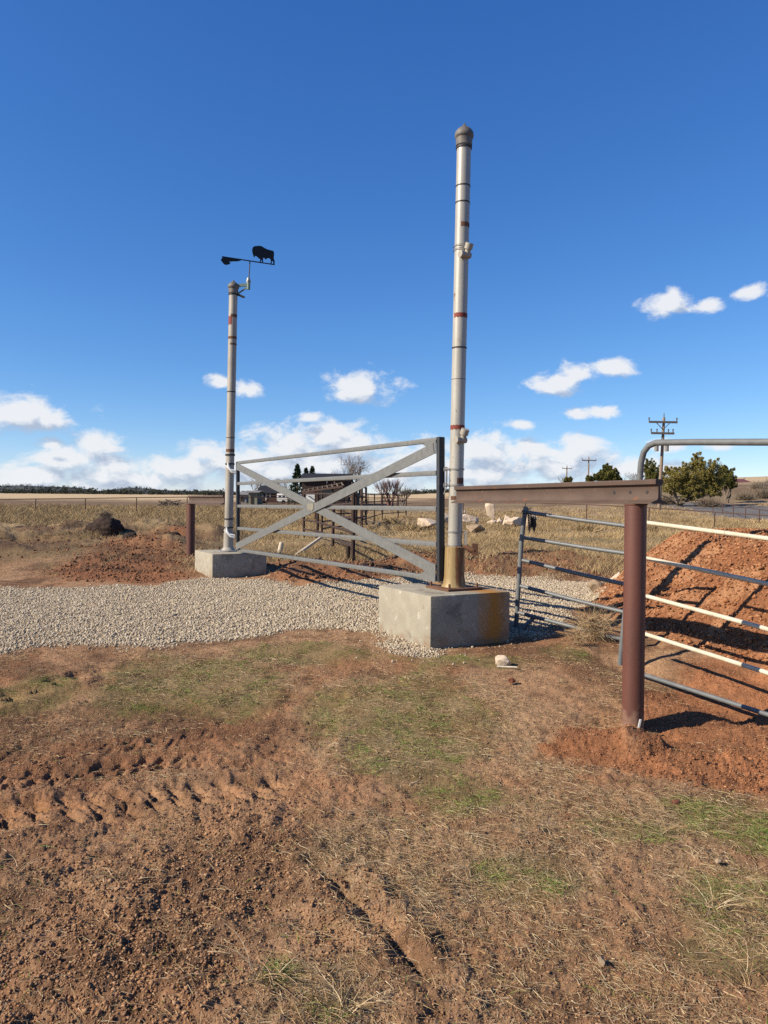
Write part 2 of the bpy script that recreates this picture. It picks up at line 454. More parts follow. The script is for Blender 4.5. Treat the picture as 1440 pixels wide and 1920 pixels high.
M = {}
M['paint'] = mat('weathered_white_paint', (.43, .41, .36), (.30, .285, .25), .42, .15, scale=5, stretch=(1, 1, .35), bump=.05, bscale=20,
                 spots=[((.26, .19, .12), 4, .60), ((.20, .10, .06), 15, .64), ((.05, .038, .03), 10, .645)])
M['paint_grey'] = mat('weathered_grey_paint', (.40, .37, .315), (.25, .225, .19), .5, .08, scale=5, stretch=(1, 1, .4), bump=.05, bscale=40,
                      spots=[((.08, .06, .05), 8, .70), ((.22, .10, .06), 6, .70)])
M['sleeve'] = mat('rust_stained_sleeve', (.37, .285, .135), (.21, .13, .055), .5, .1, scale=7, stretch=(1, 1, .15), bump=.05, spots=[((.17, .075, .03), 6, .54), ((.08, .045, .025), 13, .62)])
M['rust'] = mat('rust', (.16, .075, .04), (.08, .04, .025), .85, scale=12, bump=.2)
M['redband'] = mat('red_oxide_band', (.24, .045, .03), (.12, .03, .02), .7, scale=14)
M['steel'] = mat('dull_steel', (.33, .32, .30), (.18, .17, .16), .5, .3, scale=20)
M['cap'] = mat('weathered_cast_cap', (.20, .185, .165), (.075, .066, .060), .6, .1, scale=9, bump=.1, bscale=25)
M['dark'] = mat('dark_steel', (.045, .042, .042), (.025, .024, .024), .6, .2, scale=20)
M['galv'] = mat('galvanised_steel', (.175, .177, .168), (.12, .122, .116), .5, .15, scale=14, bump=.05, bscale=30, spots=[((.22, .23, .22), 25, .62), ((.30, .27, .21), 7, .68)], spec=.5)
M['primer'] = mat('dark_primed_steel', (.040, .042, .048), (.025, .027, .031), .55, .1, scale=14, spots=((.13, .13, .13), 16, .66))
M['weld'] = mat('weld_scale', (.24, .225, .175), (.15, .14, .11), .7, scale=25, bump=.2)
M['rail'] = mat('weathered_rail_steel', (.105, .070, .052), (.068, .044, .034), .7, scale=4, stretch=(1, 1, 2), bump=.08, bscale=30, spots=[((.24, .17, .13), 16, .66), ((.15, .065, .035), 6, .60), ((.04, .03, .027), 9, .66)])
M['post'] = mat('red_brown_pipe', (.135, .050, .034), (.08, .031, .023), .55, scale=6, stretch=(1, 1, .25), bump=.05, bscale=30, spots=[((.30, .20, .15), 24, .70), ((.06, .03, .025), 7, .62), ((.25, .115, .075), 4, .62)], spec=.4)
M['pipe'] = mat('grey_pipe_paint', (.155, .165, .165), (.10, .105, .11), .5, scale=12, spots=((.25, .22, .18), 16, .68), spec=.4)
M['pipe_white'] = mat('pale_pipe_paint', (.62, .56, .44), (.45, .385, .28), .5, scale=10, spots=((.30, .23, .16), 14, .62))
M['black'] = mat('black_steel_plate', (.012, .012, .014), (.006, .006, .008), .5, scale=20)
M['concrete'] = mat('pale_concrete', (.36, .33, .262), (.255, .228, .175), .9, scale=5, detail=9, bump=.25, bscale=45, spots=[((.22, .195, .155), 3.2, .57), ((.50, .46, .39), 9, .62), ((.12, .105, .085), 38, .69)])
M['fence'] = mat('rusted_fence_pipe', (.10, .058, .042), (.06, .036, .028), .8, scale=5)
M['corral'] = mat('rusted_corral_pipe', (.055, .029, .020), (.028, .017, .013), .8, scale=4)
M['sand'] = mat('pale_sandstone', (.58, .47, .36), (.42, .32, .23), .95, scale=3, detail=9, bump=.6, bscale=9, spots=((.30, .20, .13), 4, .62))
M['sand_dark'] = mat('brown_sandstone', (.36, .27, .18), (.20, .14, .09), .95, scale=4, detail=9, bump=.6, bscale=9)
M['spoil_and_shade'] = mat('dark_spoil_and_rock_shade', (.050, .030, .022), (.022, .014, .011), 1., scale=9, bump=.8, bscale=14)
M['clod_red'] = mat('red_clod', (.20, .075, .042), (.12, .045, .03), 1., scale=20, bump=.6, bscale=50)
M['bark'] = mat('pale_bark', (.20, .155, .115), (.11, .085, .065), .95, scale=6, stretch=(1, 1, .3))
M['twig'] = mat('grey_twigs', (.26, .215, .18), (.16, .13, .105), .95, scale=3)
M['twig_red'] = mat('reddish_twigs', (.21, .115, .09), (.13, .07, .06), .95, scale=3)
M['wood_pole'] = mat('weathered_pole_timber', (.27, .20, .145), (.17, .125, .09), .9, scale=3, stretch=(1, 1, .2))
M['arm'] = mat('crossarm_timber', (.13, .11, .10), (.08, .07, .065), .9, scale=5)
M['barn_wall'] = mat('dark_barn_boards', (.06, .036, .028), (.03, .02, .017), .9, scale=3, stretch=(4, 4, .5))
M['barn_roof'] = mat('dark_roofing', (.022, .020, .021), (.012, .011, .012), .75, scale=4)
M['shed_wall'] = mat('pale_green_boards', (.25, .25, .185), (.17, .17, .12), .9, scale=3, stretch=(5, 5, .4))
M['shed_roof'] = mat('grey_roofing', (.25, .24, .23), (.16, .155, .15), .7, scale=4)
M['white'] = mat('white_enamel', (.78, .78, .76), (.68, .68, .66), .4, scale=3)
M['glass'] = mat('dark_glass', (.02, .025, .03), (.015, .018, .02), .15, scale=3)
M['tyre'] = mat('tyre_rubber', (.02, .02, .02), (.015, .015, .015), .9)
M['brick'] = mat('red_brown_siding', (.085, .042, .032), (.05, .026, .022), .9, scale=3)
M['stick'] = mat('bleached_wood', (.60, .53, .42), (.45, .38, .28), .9, scale=14)
M['hay'] = mat('old_hay', (.40, .33, .17), (.28, .22, .11), 1., scale=4, bump=.5, bscale=20)

# blades, leaves, stones
M['straw'] = mat_island('dry_straw', [(.15, .088, .042), (.32, .215, .105), (.46, .335, .185), (.23, .137, .066), (.60, .48, .31), (.17, .10, .05)])
M['blade'] = mat_island('short_green_grass', [(.085, .145, .022), (.14, .205, .034), (.20, .235, .06), (.29, .265, .115), (.11, .19, .028)])
M['field'] = mat_island('dry_field_grass', [(.33, .23, .112), (.40, .29, .15), (.36, .25, .125), (.47, .365, .21), (.28, .18, .09)], noise=.5)
M['stone'] = mat_island('crushed_stone', [(.26, .20, .135), (.39, .315, .222), (.48, .40, .29), (.33, .255, .17), (.55, .475, .36), (.32, .27, .20)], rough=.95)
M['clods'] = mat_island('soil_clods', [(.21, .108, .056), (.30, .17, .094), (.25, .132, .07), (.38, .24, .138)], rough=1.)
M['needles'] = mat_island('dark_conifer_needles', [(.014, .026, .013), (.024, .042, .02), (.034, .055, .026)])
M['juniper'] = mat_island('juniper_foliage', [(.12, .112, .028), (.19, .165, .042), (.27, .215, .06), (.15, .135, .036), (.33, .25, .10)])
M['juniper_d'] = mat_island('dark_juniper_foliage', [(.072, .080, .024), (.12, .118, .032), (.17, .15, .042)])
M['brush'] = mat_island('grey_brush', [(.12, .095, .07), (.19, .15, .11), (.26, .21, .15)])
M['far_wood'] = mat_island('distant_wood', [(.020, .030, .022), (.032, .042, .030), (.045, .050, .034), (.060, .045, .035)])


def stained_concrete():
    m = mat('rust_streaked_concrete', (.34, .312, .245), (.235, .21, .16), .9, scale=5, detail=9, bump=.25, bscale=45,
            spots=[((.19, .17, .135), 3.0, .57), ((.48, .45, .38), 9, .62), ((.12, .105, .085), 38, .69)])
    nt = m.node_tree; N = nt.nodes; b = N['Principled BSDF']
    old = b.inputs['Base Color'].links[0].from_socket
    tc = N.new('ShaderNodeTexCoord')
    dot = N.new('ShaderNodeVectorMath'); dot.operation = 'DOT_PRODUCT'; dot.inputs[1].default_value = tuple(BU)
    lnk(nt, tc.outputs['Object'], dot.inputs[0])
    no = N.new('ShaderNodeTexNoise'); no.inputs['Scale'].default_value = 7; no.inputs['Detail'].default_value = 5
    mp = N.new('ShaderNodeMapping'); mp.inputs['Scale'].default_value = (1, 1, .30)
    lnk(nt, tc.outputs['Object'], mp.inputs[0]); lnk(nt, mp.outputs[0], no.inputs['Vector'])
    ad = N.new('ShaderNodeMath'); ad.operation = 'MULTIPLY_ADD'; ad.inputs[1].default_value = .30
    lnk(nt, no.outputs[0], ad.inputs[0]); lnk(nt, dot.outputs['Value'], ad.inputs[2])
    rp = N.new('ShaderNodeValToRGB'); e = rp.color_ramp.elements
    e[0].position = .20; e[0].color = (0, 0, 0, 1); e[1].position = .37; e[1].color = (.97, .97, .97, 1)
    k = e.new(.46); k.color = (.9, .9, .9, 1); k = e.new(.58); k.color = (.25, .25, .25, 1); k = e.new(.75); k.color = (.5, .5, .5, 1)
    lnk(nt, ad.outputs[0], rp.inputs[0])
    mx = N.new('ShaderNodeMix'); mx.data_type = 'RGBA'; mx.inputs['B'].default_value = (.34, .155, .025, 1)
    lnk(nt, rp.outputs[0], mx.inputs['Factor']); lnk(nt, old, mx.inputs['A']); lnk(nt, mx.outputs['Result'], b.inputs['Base Color'])
    return m


def add_mud(m, hi, lo, col, sc=14):
    """splashed soil dried on the foot of a thing, with a ragged upper edge"""
    nt = m.node_tree; N = nt.nodes; b = N['Principled BSDF']; old = b.inputs['Base Color'].links[0].from_socket
    tc = N.new('ShaderNodeTexCoord'); sp = N.new('ShaderNodeSeparateXYZ'); lnk(nt, tc.outputs['Object'], sp.inputs[0])
    no = N.new('ShaderNodeTexNoise'); no.inputs['Scale'].default_value = sc; no.inputs['Detail'].default_value = 7
    lnk(nt, tc.outputs['Object'], no.inputs['Vector'])
    ad = N.new('ShaderNodeMath'); ad.operation = 'MULTIPLY_ADD'; ad.inputs[1].default_value = .55; lnk(nt, no.outputs[0], ad.inputs[0]); lnk(nt, sp.outputs[2], ad.inputs[2])
    mr = N.new('ShaderNodeMapRange'); mr.inputs['From Min'].default_value = hi; mr.inputs['From Max'].default_value = lo
    lnk(nt, ad.outputs[0], mr.inputs['Value'])
    mx = N.new('ShaderNodeMix'); mx.data_type = 'RGBA'; mx.inputs['B'].default_value = (*sc3(col), 1)
    lnk(nt, mr.outputs[0], mx.inputs['Factor']); lnk(nt, old, mx.inputs['A']); lnk(nt, mx.outputs['Result'], b.inputs['Base Color'])
    return m


# ------------------------------------------------------------------ mesh helpers
class MB:
    def __init__(s): s.v = []; s.f = []

    def add(s, vs, fs):
        o = len(s.v); s.v += [tuple(float(c) for c in p) for p in vs]; s.f += [tuple(i + o for i in f) for f in fs]
        return s

    def box(s, c, ax, ay, az):
        c, ax, ay, az = (np.asarray(a, float) for a in (c, ax, ay, az))
        vs = [c + i * ax + j * ay + k * az for k in (-1, 1) for j in (-1, 1) for i in (-1, 1)]
        fs = [(0, 2, 3, 1), (4, 5, 7, 6), (0, 1, 5, 4), (2, 6, 7, 3), (0, 4, 6, 2), (1, 3, 7, 5)]
        if np.dot(np.cross(ax, ay), az) < 0: fs = [f[::-1] for f in fs]
        return s.add(vs, fs)

    def bar(s, p, q, w, h, up=(0, 0, 1)):
        """rectangular bar from p to q; h is measured along up"""
        p, q, up = (np.asarray(a, float) for a in (p, q, up))
        d = q - p; L_ = np.linalg.norm(d); d = d / L_
        sd = np.cross(d, up); sd /= np.linalg.norm(sd); u = np.cross(sd, d)
        return s.box((p + q) / 2, d * L_ / 2, sd * w / 2, u * h / 2)

    def tube(s, pts, r, n=12, caps=True):
        pts = [np.asarray(p, float) for p in pts]; m = len(pts)
        rs = r if hasattr(r, '__len__') else [r] * m
        d0 = pts[1] - pts[0]; ref = np.array([0, 0, 1.]) if abs(d0[2]) < .9 * np.linalg.norm(d0) else np.array([1., 0, 0])
        vs = []
        for i, p in enumerate(pts):
            d = pts[min(i + 1, m - 1)] - pts[max(i - 1, 0)]; d = d / np.linalg.norm(d)
            a = np.cross(d, ref); a /= np.linalg.norm(a); b = np.cross(a, d); ref = b
            for k in range(n):
                t = 2 * math.pi * k / n
                vs.append(p + rs[i] * (a * math.cos(t) + b * math.sin(t)))
        fs = [(i * n + k, (i + 1) * n + k, (i + 1) * n + (k + 1) % n, i * n + (k + 1) % n) for i in range(m - 1) for k in range(n)]
        if caps: fs += [tuple(range(n)), tuple(range((m - 1) * n, m * n))[::-1]]
        return s.add(vs, [f[::-1] for f in fs])

    def extrude(s, outline, th):
        """outline: 3-D points of a flat plate; th: thickness vector"""
        P = [np.asarray(p, float) for p in outline]; th = np.asarray(th, float); n = len(P)
        vs = [p - th / 2 for p in P] + [p + th / 2 for p in P]
        return s.add(vs, [tuple(range(n))[::-1], tuple(range(n, 2 * n))] + [(i, (i + 1) % n, n + (i + 1) % n, n + i) for i in range(n)])

    def build(s, name, m, parent=None, loc=None, smooth=True, bevel=0.):
        me = bpy.data.meshes.new(name)
        if loc is None: loc = np.zeros(3)
        org = np.asarray(parent['_org'], float) if parent is not None else np.asarray(loc, float)
        me.from_pydata([tuple(np.asarray(p) - org) for p in s.v], [], s.f)
        import bmesh
        bm = bmesh.new(); bm.from_mesh(me); bmesh.ops.recalc_face_normals(bm, faces=bm.faces)
        if bevel:
            ed = [e for e in bm.edges if len(e.link_faces) == 2 and e.calc_face_angle() > R(40)]
            bmesh.ops.bevel(bm, geom=ed, offset=bevel, segments=2, affect='EDGES', profile=.6)
        bm.to_mesh(me); bm.free()
        return link(name, me, m, parent, org, smooth)


def link(name, me, m, parent, org, smooth=True):
    if smooth:
        me.polygons.foreach_set('use_smooth', [True] * len(me.polygons)); me.set_sharp_from_angle(angle=R(38))
    me.materials.append(m)
    o = bpy.data.objects.new(name, me); COL.objects.link(o)
    if parent is not None: o.parent = parent
    else: o.location = tuple(org)
    o['_org'] = [float(v) for v in org]
    return o


def npmesh(name, v, f, m, parent=None, loc=(0, 0, 0), smooth=False):
    """mesh from numpy arrays: v (n,3) world, f (m,k)"""
    org = np.asarray(parent['_org'], float) if parent is not None else np.asarray(loc, float)
    me = bpy.data.meshes.new(name); v = v - org; k = f.shape[1]
    me.vertices.add(len(v)); me.vertices.foreach_set('co', v.astype(np.float32).ravel())
    me.loops.add(f.size); me.loops.foreach_set('vertex_index', f.astype(np.int32).ravel())
    me.polygons.add(len(f)); me.polygons.foreach_set('loop_start', np.arange(0, f.size, k, dtype=np.int32))
    me.update(calc_edges=True)
    if smooth: me.polygons.foreach_set('use_smooth', np.ones(len(f), bool))
    me.materials.append(m)
    o = bpy.data.objects.new(name, me); COL.objects.link(o)
    if parent is not None: o.parent = parent
    else: o.location = tuple(org)
    o['_org'] = [float(c) for c in org]
    return o


def thing(name, label, cat, loc, group=None):
    o = bpy.data.objects.new(name, None); COL.objects.link(o); o.location = tuple(loc); o.empty_display_size = .2
    o['_org'] = [float(c) for c in loc]
    return tag(o, label, cat, group)


def tag(o, label=None, cat=None, group=None, kind=None):
    if label: o['label'] = label
    if cat: o['category'] = cat
    if group: o['group'] = group
    if kind: o['kind'] = kind
    return o


_ICO = None


def ico(sub=2):
    import bmesh
    bm = bmesh.new(); bmesh.ops.create_icosphere(bm, subdivisions=sub, radius=1)
    v = np.array([x.co[:] for x in bm.verts]); f = np.array([[x.index for x in fc.verts] for fc in bm.faces]); bm.free()
    return v, f


def rock(name, m, c, size, seed, rot=0., tilt=(0, 0, 0), sub=4, flat=.25, parent=None, jag=.35):
    """angular boulder: a sphere cut by random planes, roughened"""
    v, f = ico(sub); rg = np.random.default_rng(seed)
    for _ in range(15):
        n = rg.normal(size=3); n /= np.linalg.norm(n); d = rg.uniform(.42, .85)
        s = v @ n; v = v - np.outer(np.clip(s - d, 0, None), n)
    v = v / np.abs(v).max(0)
    nz = fbm(v[:, 0] * 2.3 + seed, v[:, 1] * 2.3 + v[:, 2] * 1.7, 4, seed)
    n2 = fbm(v[:, 0] * 6 + seed * 1.3, v[:, 1] * 5 + v[:, 2] * 7, 4, seed + 40, .6)
    v = v * (1 + .12 * nz + .10 * n2)[:, None]
    v = v * np.array(size) / 2
    from mathutils import Euler
    Rm = np.array(Euler((tilt[0], tilt[1], rot)).to_matrix()); v = v @ Rm.T
    return npmesh(name, v + np.asarray(c), f, m, parent, c, smooth=False)


def strips(base, dirv, length, width, bend, normal_up=0.5, seg=2, rg=RNG):
    """thin curved blades: base (n,3), dirv (n,3) unit start direction, bend (n,3) added over the length"""
    n = len(base)
    side = np.cross(dirv, rg.normal(size=(n, 3))); side /= np.linalg.norm(side, axis=1)[:, None] + 1e-9
    vs = []
    for k in range(seg + 1):
        t = k / seg
        p = base + dirv * (length * t)[:, None] + bend * (t * t)
        w = width * (1 - .75 * t) * .5
        vs += [p - side * w[:, None], p + side * w[:, None]]
    V = np.stack(vs, 1).reshape(-1, 3); m = 2 * (seg + 1)
    b = np.arange(n)[:, None] * m
    F = np.concatenate([b + np.array([2 * k, 2 * k + 1, 2 * k + 3, 2 * k + 2]) for k in range(seg)], 0)
    return V, F

# ------------------------------------------------------------------ ground
def build_ground():
    tc = np.concatenate([-np.geomspace(3.0, .66, 22), np.linspace(-.64, .64, 760), np.geomspace(.66, 3.0, 22)])
    ys = [-14, -10, -7, -5, -3.5, -2, -1, 0, .5, .9, 1.2, 1.4]
    y = 1.55
    while y < 13: ys.append(y); y *= 1.0046
    while y < 70: ys.append(y); y *= 1.012
    while y < 2600: ys.append(y); y *= 1.045
    ys = np.array(ys)
    Y, T = np.meshgrid(ys, tc, indexing='ij'); X = T * np.maximum(Y, 1.55)
    z, k = ground(X, Y)
    gv, red, gr, dr = k['gv'], k['red'], k['gr'], k['dr']

    def mixc(a, b, m): return a * (1 - m[..., None]) + b * m[..., None]
    C = lambda *c: np.array(c, float)
    n1 = fbm(X * .8, Y * .8, 4, 101); n2 = fbm(X * 5, Y * 5, 4, 102); n3 = fbm(X * .12, Y * .12, 4, 103)
    col = mixc(np.broadcast_to(C(.285, .145, .075), X.shape + (3,)).copy(), C(.37, .222, .125), sst(-.4, .5, n1 + .5 * n2))
    col = mixc(col, C(.145, .078, .044), .75 * sst(.0, .35, fbm(X * 1.6, Y * 1.6, 4, 105)) * (1 - .5 * dr))
    col = mixc(col, C(.10, .056, .032), .55 * sst(.12, .4, fbm(X * 6.5, Y * 6.5, 4, 111)))
    col = mixc(col, C(.40, .285, .17), .5 * dr * sst(-.5, .4, n2))
    col = mixc(col, C(.15, .14, .05), .45 * gr)
    redc = mixc(np.broadcast_to(C(.35, .15, .07), X.shape + (3,)), C(.235, .105, .052), sst(-.1, .5, n2 + .6 * n1))
    pilec = mixc(np.broadcast_to(C(.40, .205, .105), X.shape + (3,)), C(.24, .100, .047), sst(-.25, .35, n2 + .7 * n1))
    mr = np.maximum(sst(.03, .2, k['pile']), 0)
    # the fresh spoil at the post is as bright as the heap
    for (c, rx, ry, hh) in MOUND[:1]:
        mr = np.maximum(mr, sst(1.15, .7, np.hypot((X - c[0]) / rx, (Y - c[1]) / ry) + .2 * n2) * .85)
    dk = sst(11.5, 13, Y)
    redc = mixc(redc, mixc(np.broadcast_to(C(.25, .112, .056), X.shape + (3,)), C(.105, .056, .034), sst(-.15, .3, fbm(X * 1.9, Y * 1.9, 4, 110))), dk)
    redc = mixc(redc, pilec, mr)
    col = mixc(col, redc, red * .92)
    # dry pasture from the gate outwards
    fld = sst(12.5, 16, Y) * (1 - gv) * (1 - np.clip(red, 0, 1) * .8)
    dryc = mixc(np.broadcast_to(C(.33, .235, .125), X.shape + (3,)), C(.21, .14, .073), sst(-.1, .45, n3 + .35 * n1))
    dryc = mixc(dryc, C(.14, .12, .055), .6 * sst(.1, .5, fbm(X * .3, Y * .3, 3, 107)) * sst(40, 20, Y))
    bl = sst(14.5, 16.5, Y) * sst(26, 22, Y) * sst(-3, -5, X)
    dryc = mixc(dryc, C(.105, .062, .040), .8 * bl * sst(-.35, .25, fbm(X * .7, Y * .7, 4, 108)))
    col = mixc(col, dryc, fld)
    far = sst(55, 75, Y)
    farc = mixc(np.broadcast_to(C(.30, .215, .13), X.shape + (3,)), C(.17, .115, .07), sst(70, 90, Y + 20 * n3) * sst(150, 125, Y + 30 * n3))
    farc = mixc(farc, C(.50, .375, .225), sst(140, 190, Y + 30 * n3))
    farc = mixc(farc, C(.24, .18, .105), .7 * sst(.0, .4, fbm(X * .03, Y * .03, 4, 109)) * sst(.05, .2, X / np.maximum(Y, 1)))
    col = mixc(col, farc, far)
    col = mixc(col, C(.28, .215, .145), gv)
    rd = pmask(ROAD, X, Y, 1.2)
    col = mixc(col, C(.155, .145, .14), rd)
    nr, nc = X.shape
    idx = np.arange(nr * nc).reshape(nr, nc)
    f = np.stack([idx[:-1, :-1], idx[:-1, 1:], idx[1:, 1:], idx[1:, :-1]], -1).reshape(-1, 4)
    m, nt, b = new_mat('soil'); N = nt.nodes
    at_ = N.new('ShaderNodeAttribute'); at_.attribute_name = 'soil_colour'
    tcn = N.new('ShaderNodeTexCoord')
    no = N.new('ShaderNodeTexNoise'); no.inputs['Scale'].default_value = 45; no.inputs['Detail'].default_value = 8; no.inputs['Roughness'].default_value = .7
    lnk(nt, tcn.outputs['Object'], no.inputs['Vector'])
    mr_ = N.new('ShaderNodeMapRange'); mr_.inputs['From Min'].default_value = .3; mr_.inputs['From Max'].default_value = .7
    mr_.inputs['To Min'].default_value = .55; mr_.inputs['To Max'].default_value = 1.35
    lnk(nt, no.outputs[0], mr_.inputs['Value'])
    sc_ = N.new('ShaderNodeVectorMath'); sc_.operation = 'SCALE'
    lnk(nt, at_.outputs['Color'], sc_.inputs[0]); lnk(nt, mr_.outputs[0], sc_.inputs['Scale'])
    lnk(nt, sc_.outputs[0], b.inputs['Base Color']); b.inputs['Roughness'].default_value = 1; b.inputs['Specular IOR Level'].default_value = .1
    n4 = N.new('ShaderNodeTexNoise'); n4.inputs['Scale'].default_value = 90; n4.inputs['Detail'].default_value = 6; n4.inputs['Roughness'].default_value = .7
    lnk(nt, tcn.outputs['Object'], n4.inputs['Vector'])
    bp = N.new('ShaderNodeBump'); bp.inputs['Strength'].default_value = .9; bp.inputs['Distance'].default_value = .016
    lnk(nt, n4.outputs[0], bp.inputs['Height']); lnk(nt, bp.outputs[0], b.inputs['Normal'])
    o = npmesh('ground', np.stack([X, Y, z], -1).reshape(-1, 3), f, m, smooth=True)
    ca = o.data.color_attributes.new('soil_colour', 'FLOAT_COLOR', 'POINT')
    rgba = np.concatenate([np.clip(col * ALB, 0, 1), np.ones(col.shape[:2] + (1,))], -1)
    ca.data.foreach_set('color', rgba.astype(np.float32).ravel())
    tag(o, kind='structure')


build_ground()


def wedge(n, d0, d1, power=1.0, tmax=.60, rg=RNG):
    """random ground points in front of the gate; power 2 = even on the ground, 0 = even in 1/distance"""
    u = rg.random(n)
    if power == 0: y = 1 / (1 / d0 + u * (1 / d1 - 1 / d0))
    else: y = (d0 ** power + u * (d1 ** power - d0 ** power)) ** (1 / power)
    return rg.uniform(-tmax, tmax, n) * y, y


def unit(a): return a / (np.linalg.norm(a, axis=1)[:, None] + 1e-9)


# crushed stone of the track
def scatter_gravel():
    x, y = wedge(360000, 6.3, 15, 1.1, .62)
    gv = pmask(GRAVEL, x, y, .16, .42, 1.3, 4)
    wt = 1 - .5 * sst(.15, .45, fbm(x * .9, y * 1.6, 4, 231))
    keep = RNG.random(len(x)) < np.maximum(np.maximum(gv, 0) ** 1.3 * wt, .05 * pmask(GRAVEL, x, y, .5, .5, 1.3, 4))
    x, y, gv = x[keep], y[keep], gv[keep]
    z = ground(x, y, True)[0]
    v, f = ico(1); n = len(x)
    s = RNG.uniform(.005, .0135, n) * (1 + .02 * y) * (.7 + .6 * RNG.random(n) ** 3)
    V = v[None] * (1 + .38 * (RNG.random((n, len(v), 1)) - .5)) * RNG.uniform(.6, 1.15, (n, 1, 3)) * s[:, None, None]
    a = RNG.uniform(0, 6.28, n); c, sn = np.cos(a)[:, None], np.sin(a)[:, None]
    V = np.stack([V[..., 0] * c - V[..., 1] * sn, V[..., 0] * sn + V[..., 1] * c, V[..., 2]], -1)
    V = V + np.stack([x, y, z + s * .3], -1)[:, None]
    F = (np.arange(n) * len(v))[:, None, None] + f[None]
    tag(npmesh('gravel', V.reshape(-1, 3), F.reshape(-1, 3), M['stone']), 'loose pale crushed stone covering the track through the gate', 'gravel', kind='stuff')


def scatter_clods():
    x, y = wedge(330000, 1.6, 10.5, .55, .62)
    z, k = ground(x, y)
    p = (.42 + .6 * k['clod'] + .5 * (k['red'] > .5)) * (1 - k['gv']) * (1 - .7 * k['gr'])
    keep = RNG.random(len(x)) < p * .85
    x, y, z = x[keep], y[keep], z[keep]; rd = (k['red'][keep] > .4); pl = k['pile'][keep] > .05; cd = k['clod'][keep]
    v = np.array([[1, 0, 0], [-1, 0, 0], [0, 1, 0], [0, -1, 0], [0, 0, 1], [0, 0, -1], ], float)
    f = np.array([[0, 2, 4], [2, 1, 4], [1, 3, 4], [3, 0, 4], [2, 0, 5], [1, 2, 5], [3, 1, 5], [0, 3, 5]])
    red_m = mat_island('red_crumbs', [(.19, .078, .036), (.32, .135, .061), (.42, .205, .10), (.25, .102, .047)], 1., noise=60)
    for sel, nm, m, lab in ((~rd, 'soil_crumbs', M['clods'], 'small crumbs of brown soil strewn over the trampled ground'),
                            (rd, 'red_soil_crumbs', red_m, 'lumps of orange red soil on the dug earth and the heap')):
        X, Y, Z, q = x[sel], y[sel], z[sel], cd[sel]; n = len(X)
        s = .0014 + .0035 * RNG.random(n) ** 2 + (.003 + .004 * q) * RNG.random(n) ** 7 + (.026 * RNG.random(n) ** 4) * pl[sel] + .0002 * Y
        V = v[None] * RNG.uniform(.5, 1.3, (n, len(v), 1)) + RNG.uniform(-.35, .35, (n, len(v), 3))
        V = V * RNG.uniform(.6, 1.2, (n, 1, 3)) * s[:, None, None] * np.array([1.15, 1.15, .8])
        V = V + np.stack([X, Y, Z + s * .25], -1)[:, None]
        F = (np.arange(n) * len(v))[:, None, None] + f[None]
        tag(npmesh(nm, V.reshape(-1, 3), F.reshape(-1, 3), m), lab, 'soil', kind='stuff')


def scatter_mid_clods():
    x, y = wedge(90000, 11.5, 26, .6, .62)
    k = ground(x, y, False)[1]
    bl = sst(14.5, 16.5, y) * sst(26, 22, y) * sst(-3, -5, x)
    keep = RNG.random(len(x)) < np.clip(.85 * k['red'] + .55 * bl * (fbm(x * .7, y * .7, 3, 241) > 0), 0, 1) * (1 - k['gv'])
    x, y = x[keep], y[keep]; z = ground(x, y)[0]; n = len(x)
    v = np.array([[1, 0, 0], [-1, 0, 0], [0, 1, 0], [0, -1, 0], [0, 0, 1], [0, 0, -1]], float)
    f = np.array([[0, 2, 4], [2, 1, 4], [1, 3, 4], [3, 0, 4], [2, 0, 5], [1, 2, 5], [3, 1, 5], [0, 3, 5]])
    s = .004 + .012 * RNG.random(n) ** 2 + .034 * RNG.random(n) ** 9
    V = v[None] * RNG.uniform(.5, 1.3, (n, 6, 1)) + RNG.uniform(-.3, .3, (n, 6, 3))
    V = V * s[:, None, None] + np.stack([x, y, z + s * .2], -1)[:, None]
    F = (np.arange(n) * 6)[:, None, None] + f[None]
    tag(npmesh('spoil_clods', V.reshape(-1, 3), F.reshape(-1, 3), mat_island('dark_red_clods', [(.09, .048, .030), (.17, .08, .043), (.24, .11, .056), (.13, .068, .04)], 1.)),
        'dark red clods on the dug ground beyond the gravel', 'soil', kind='stuff')


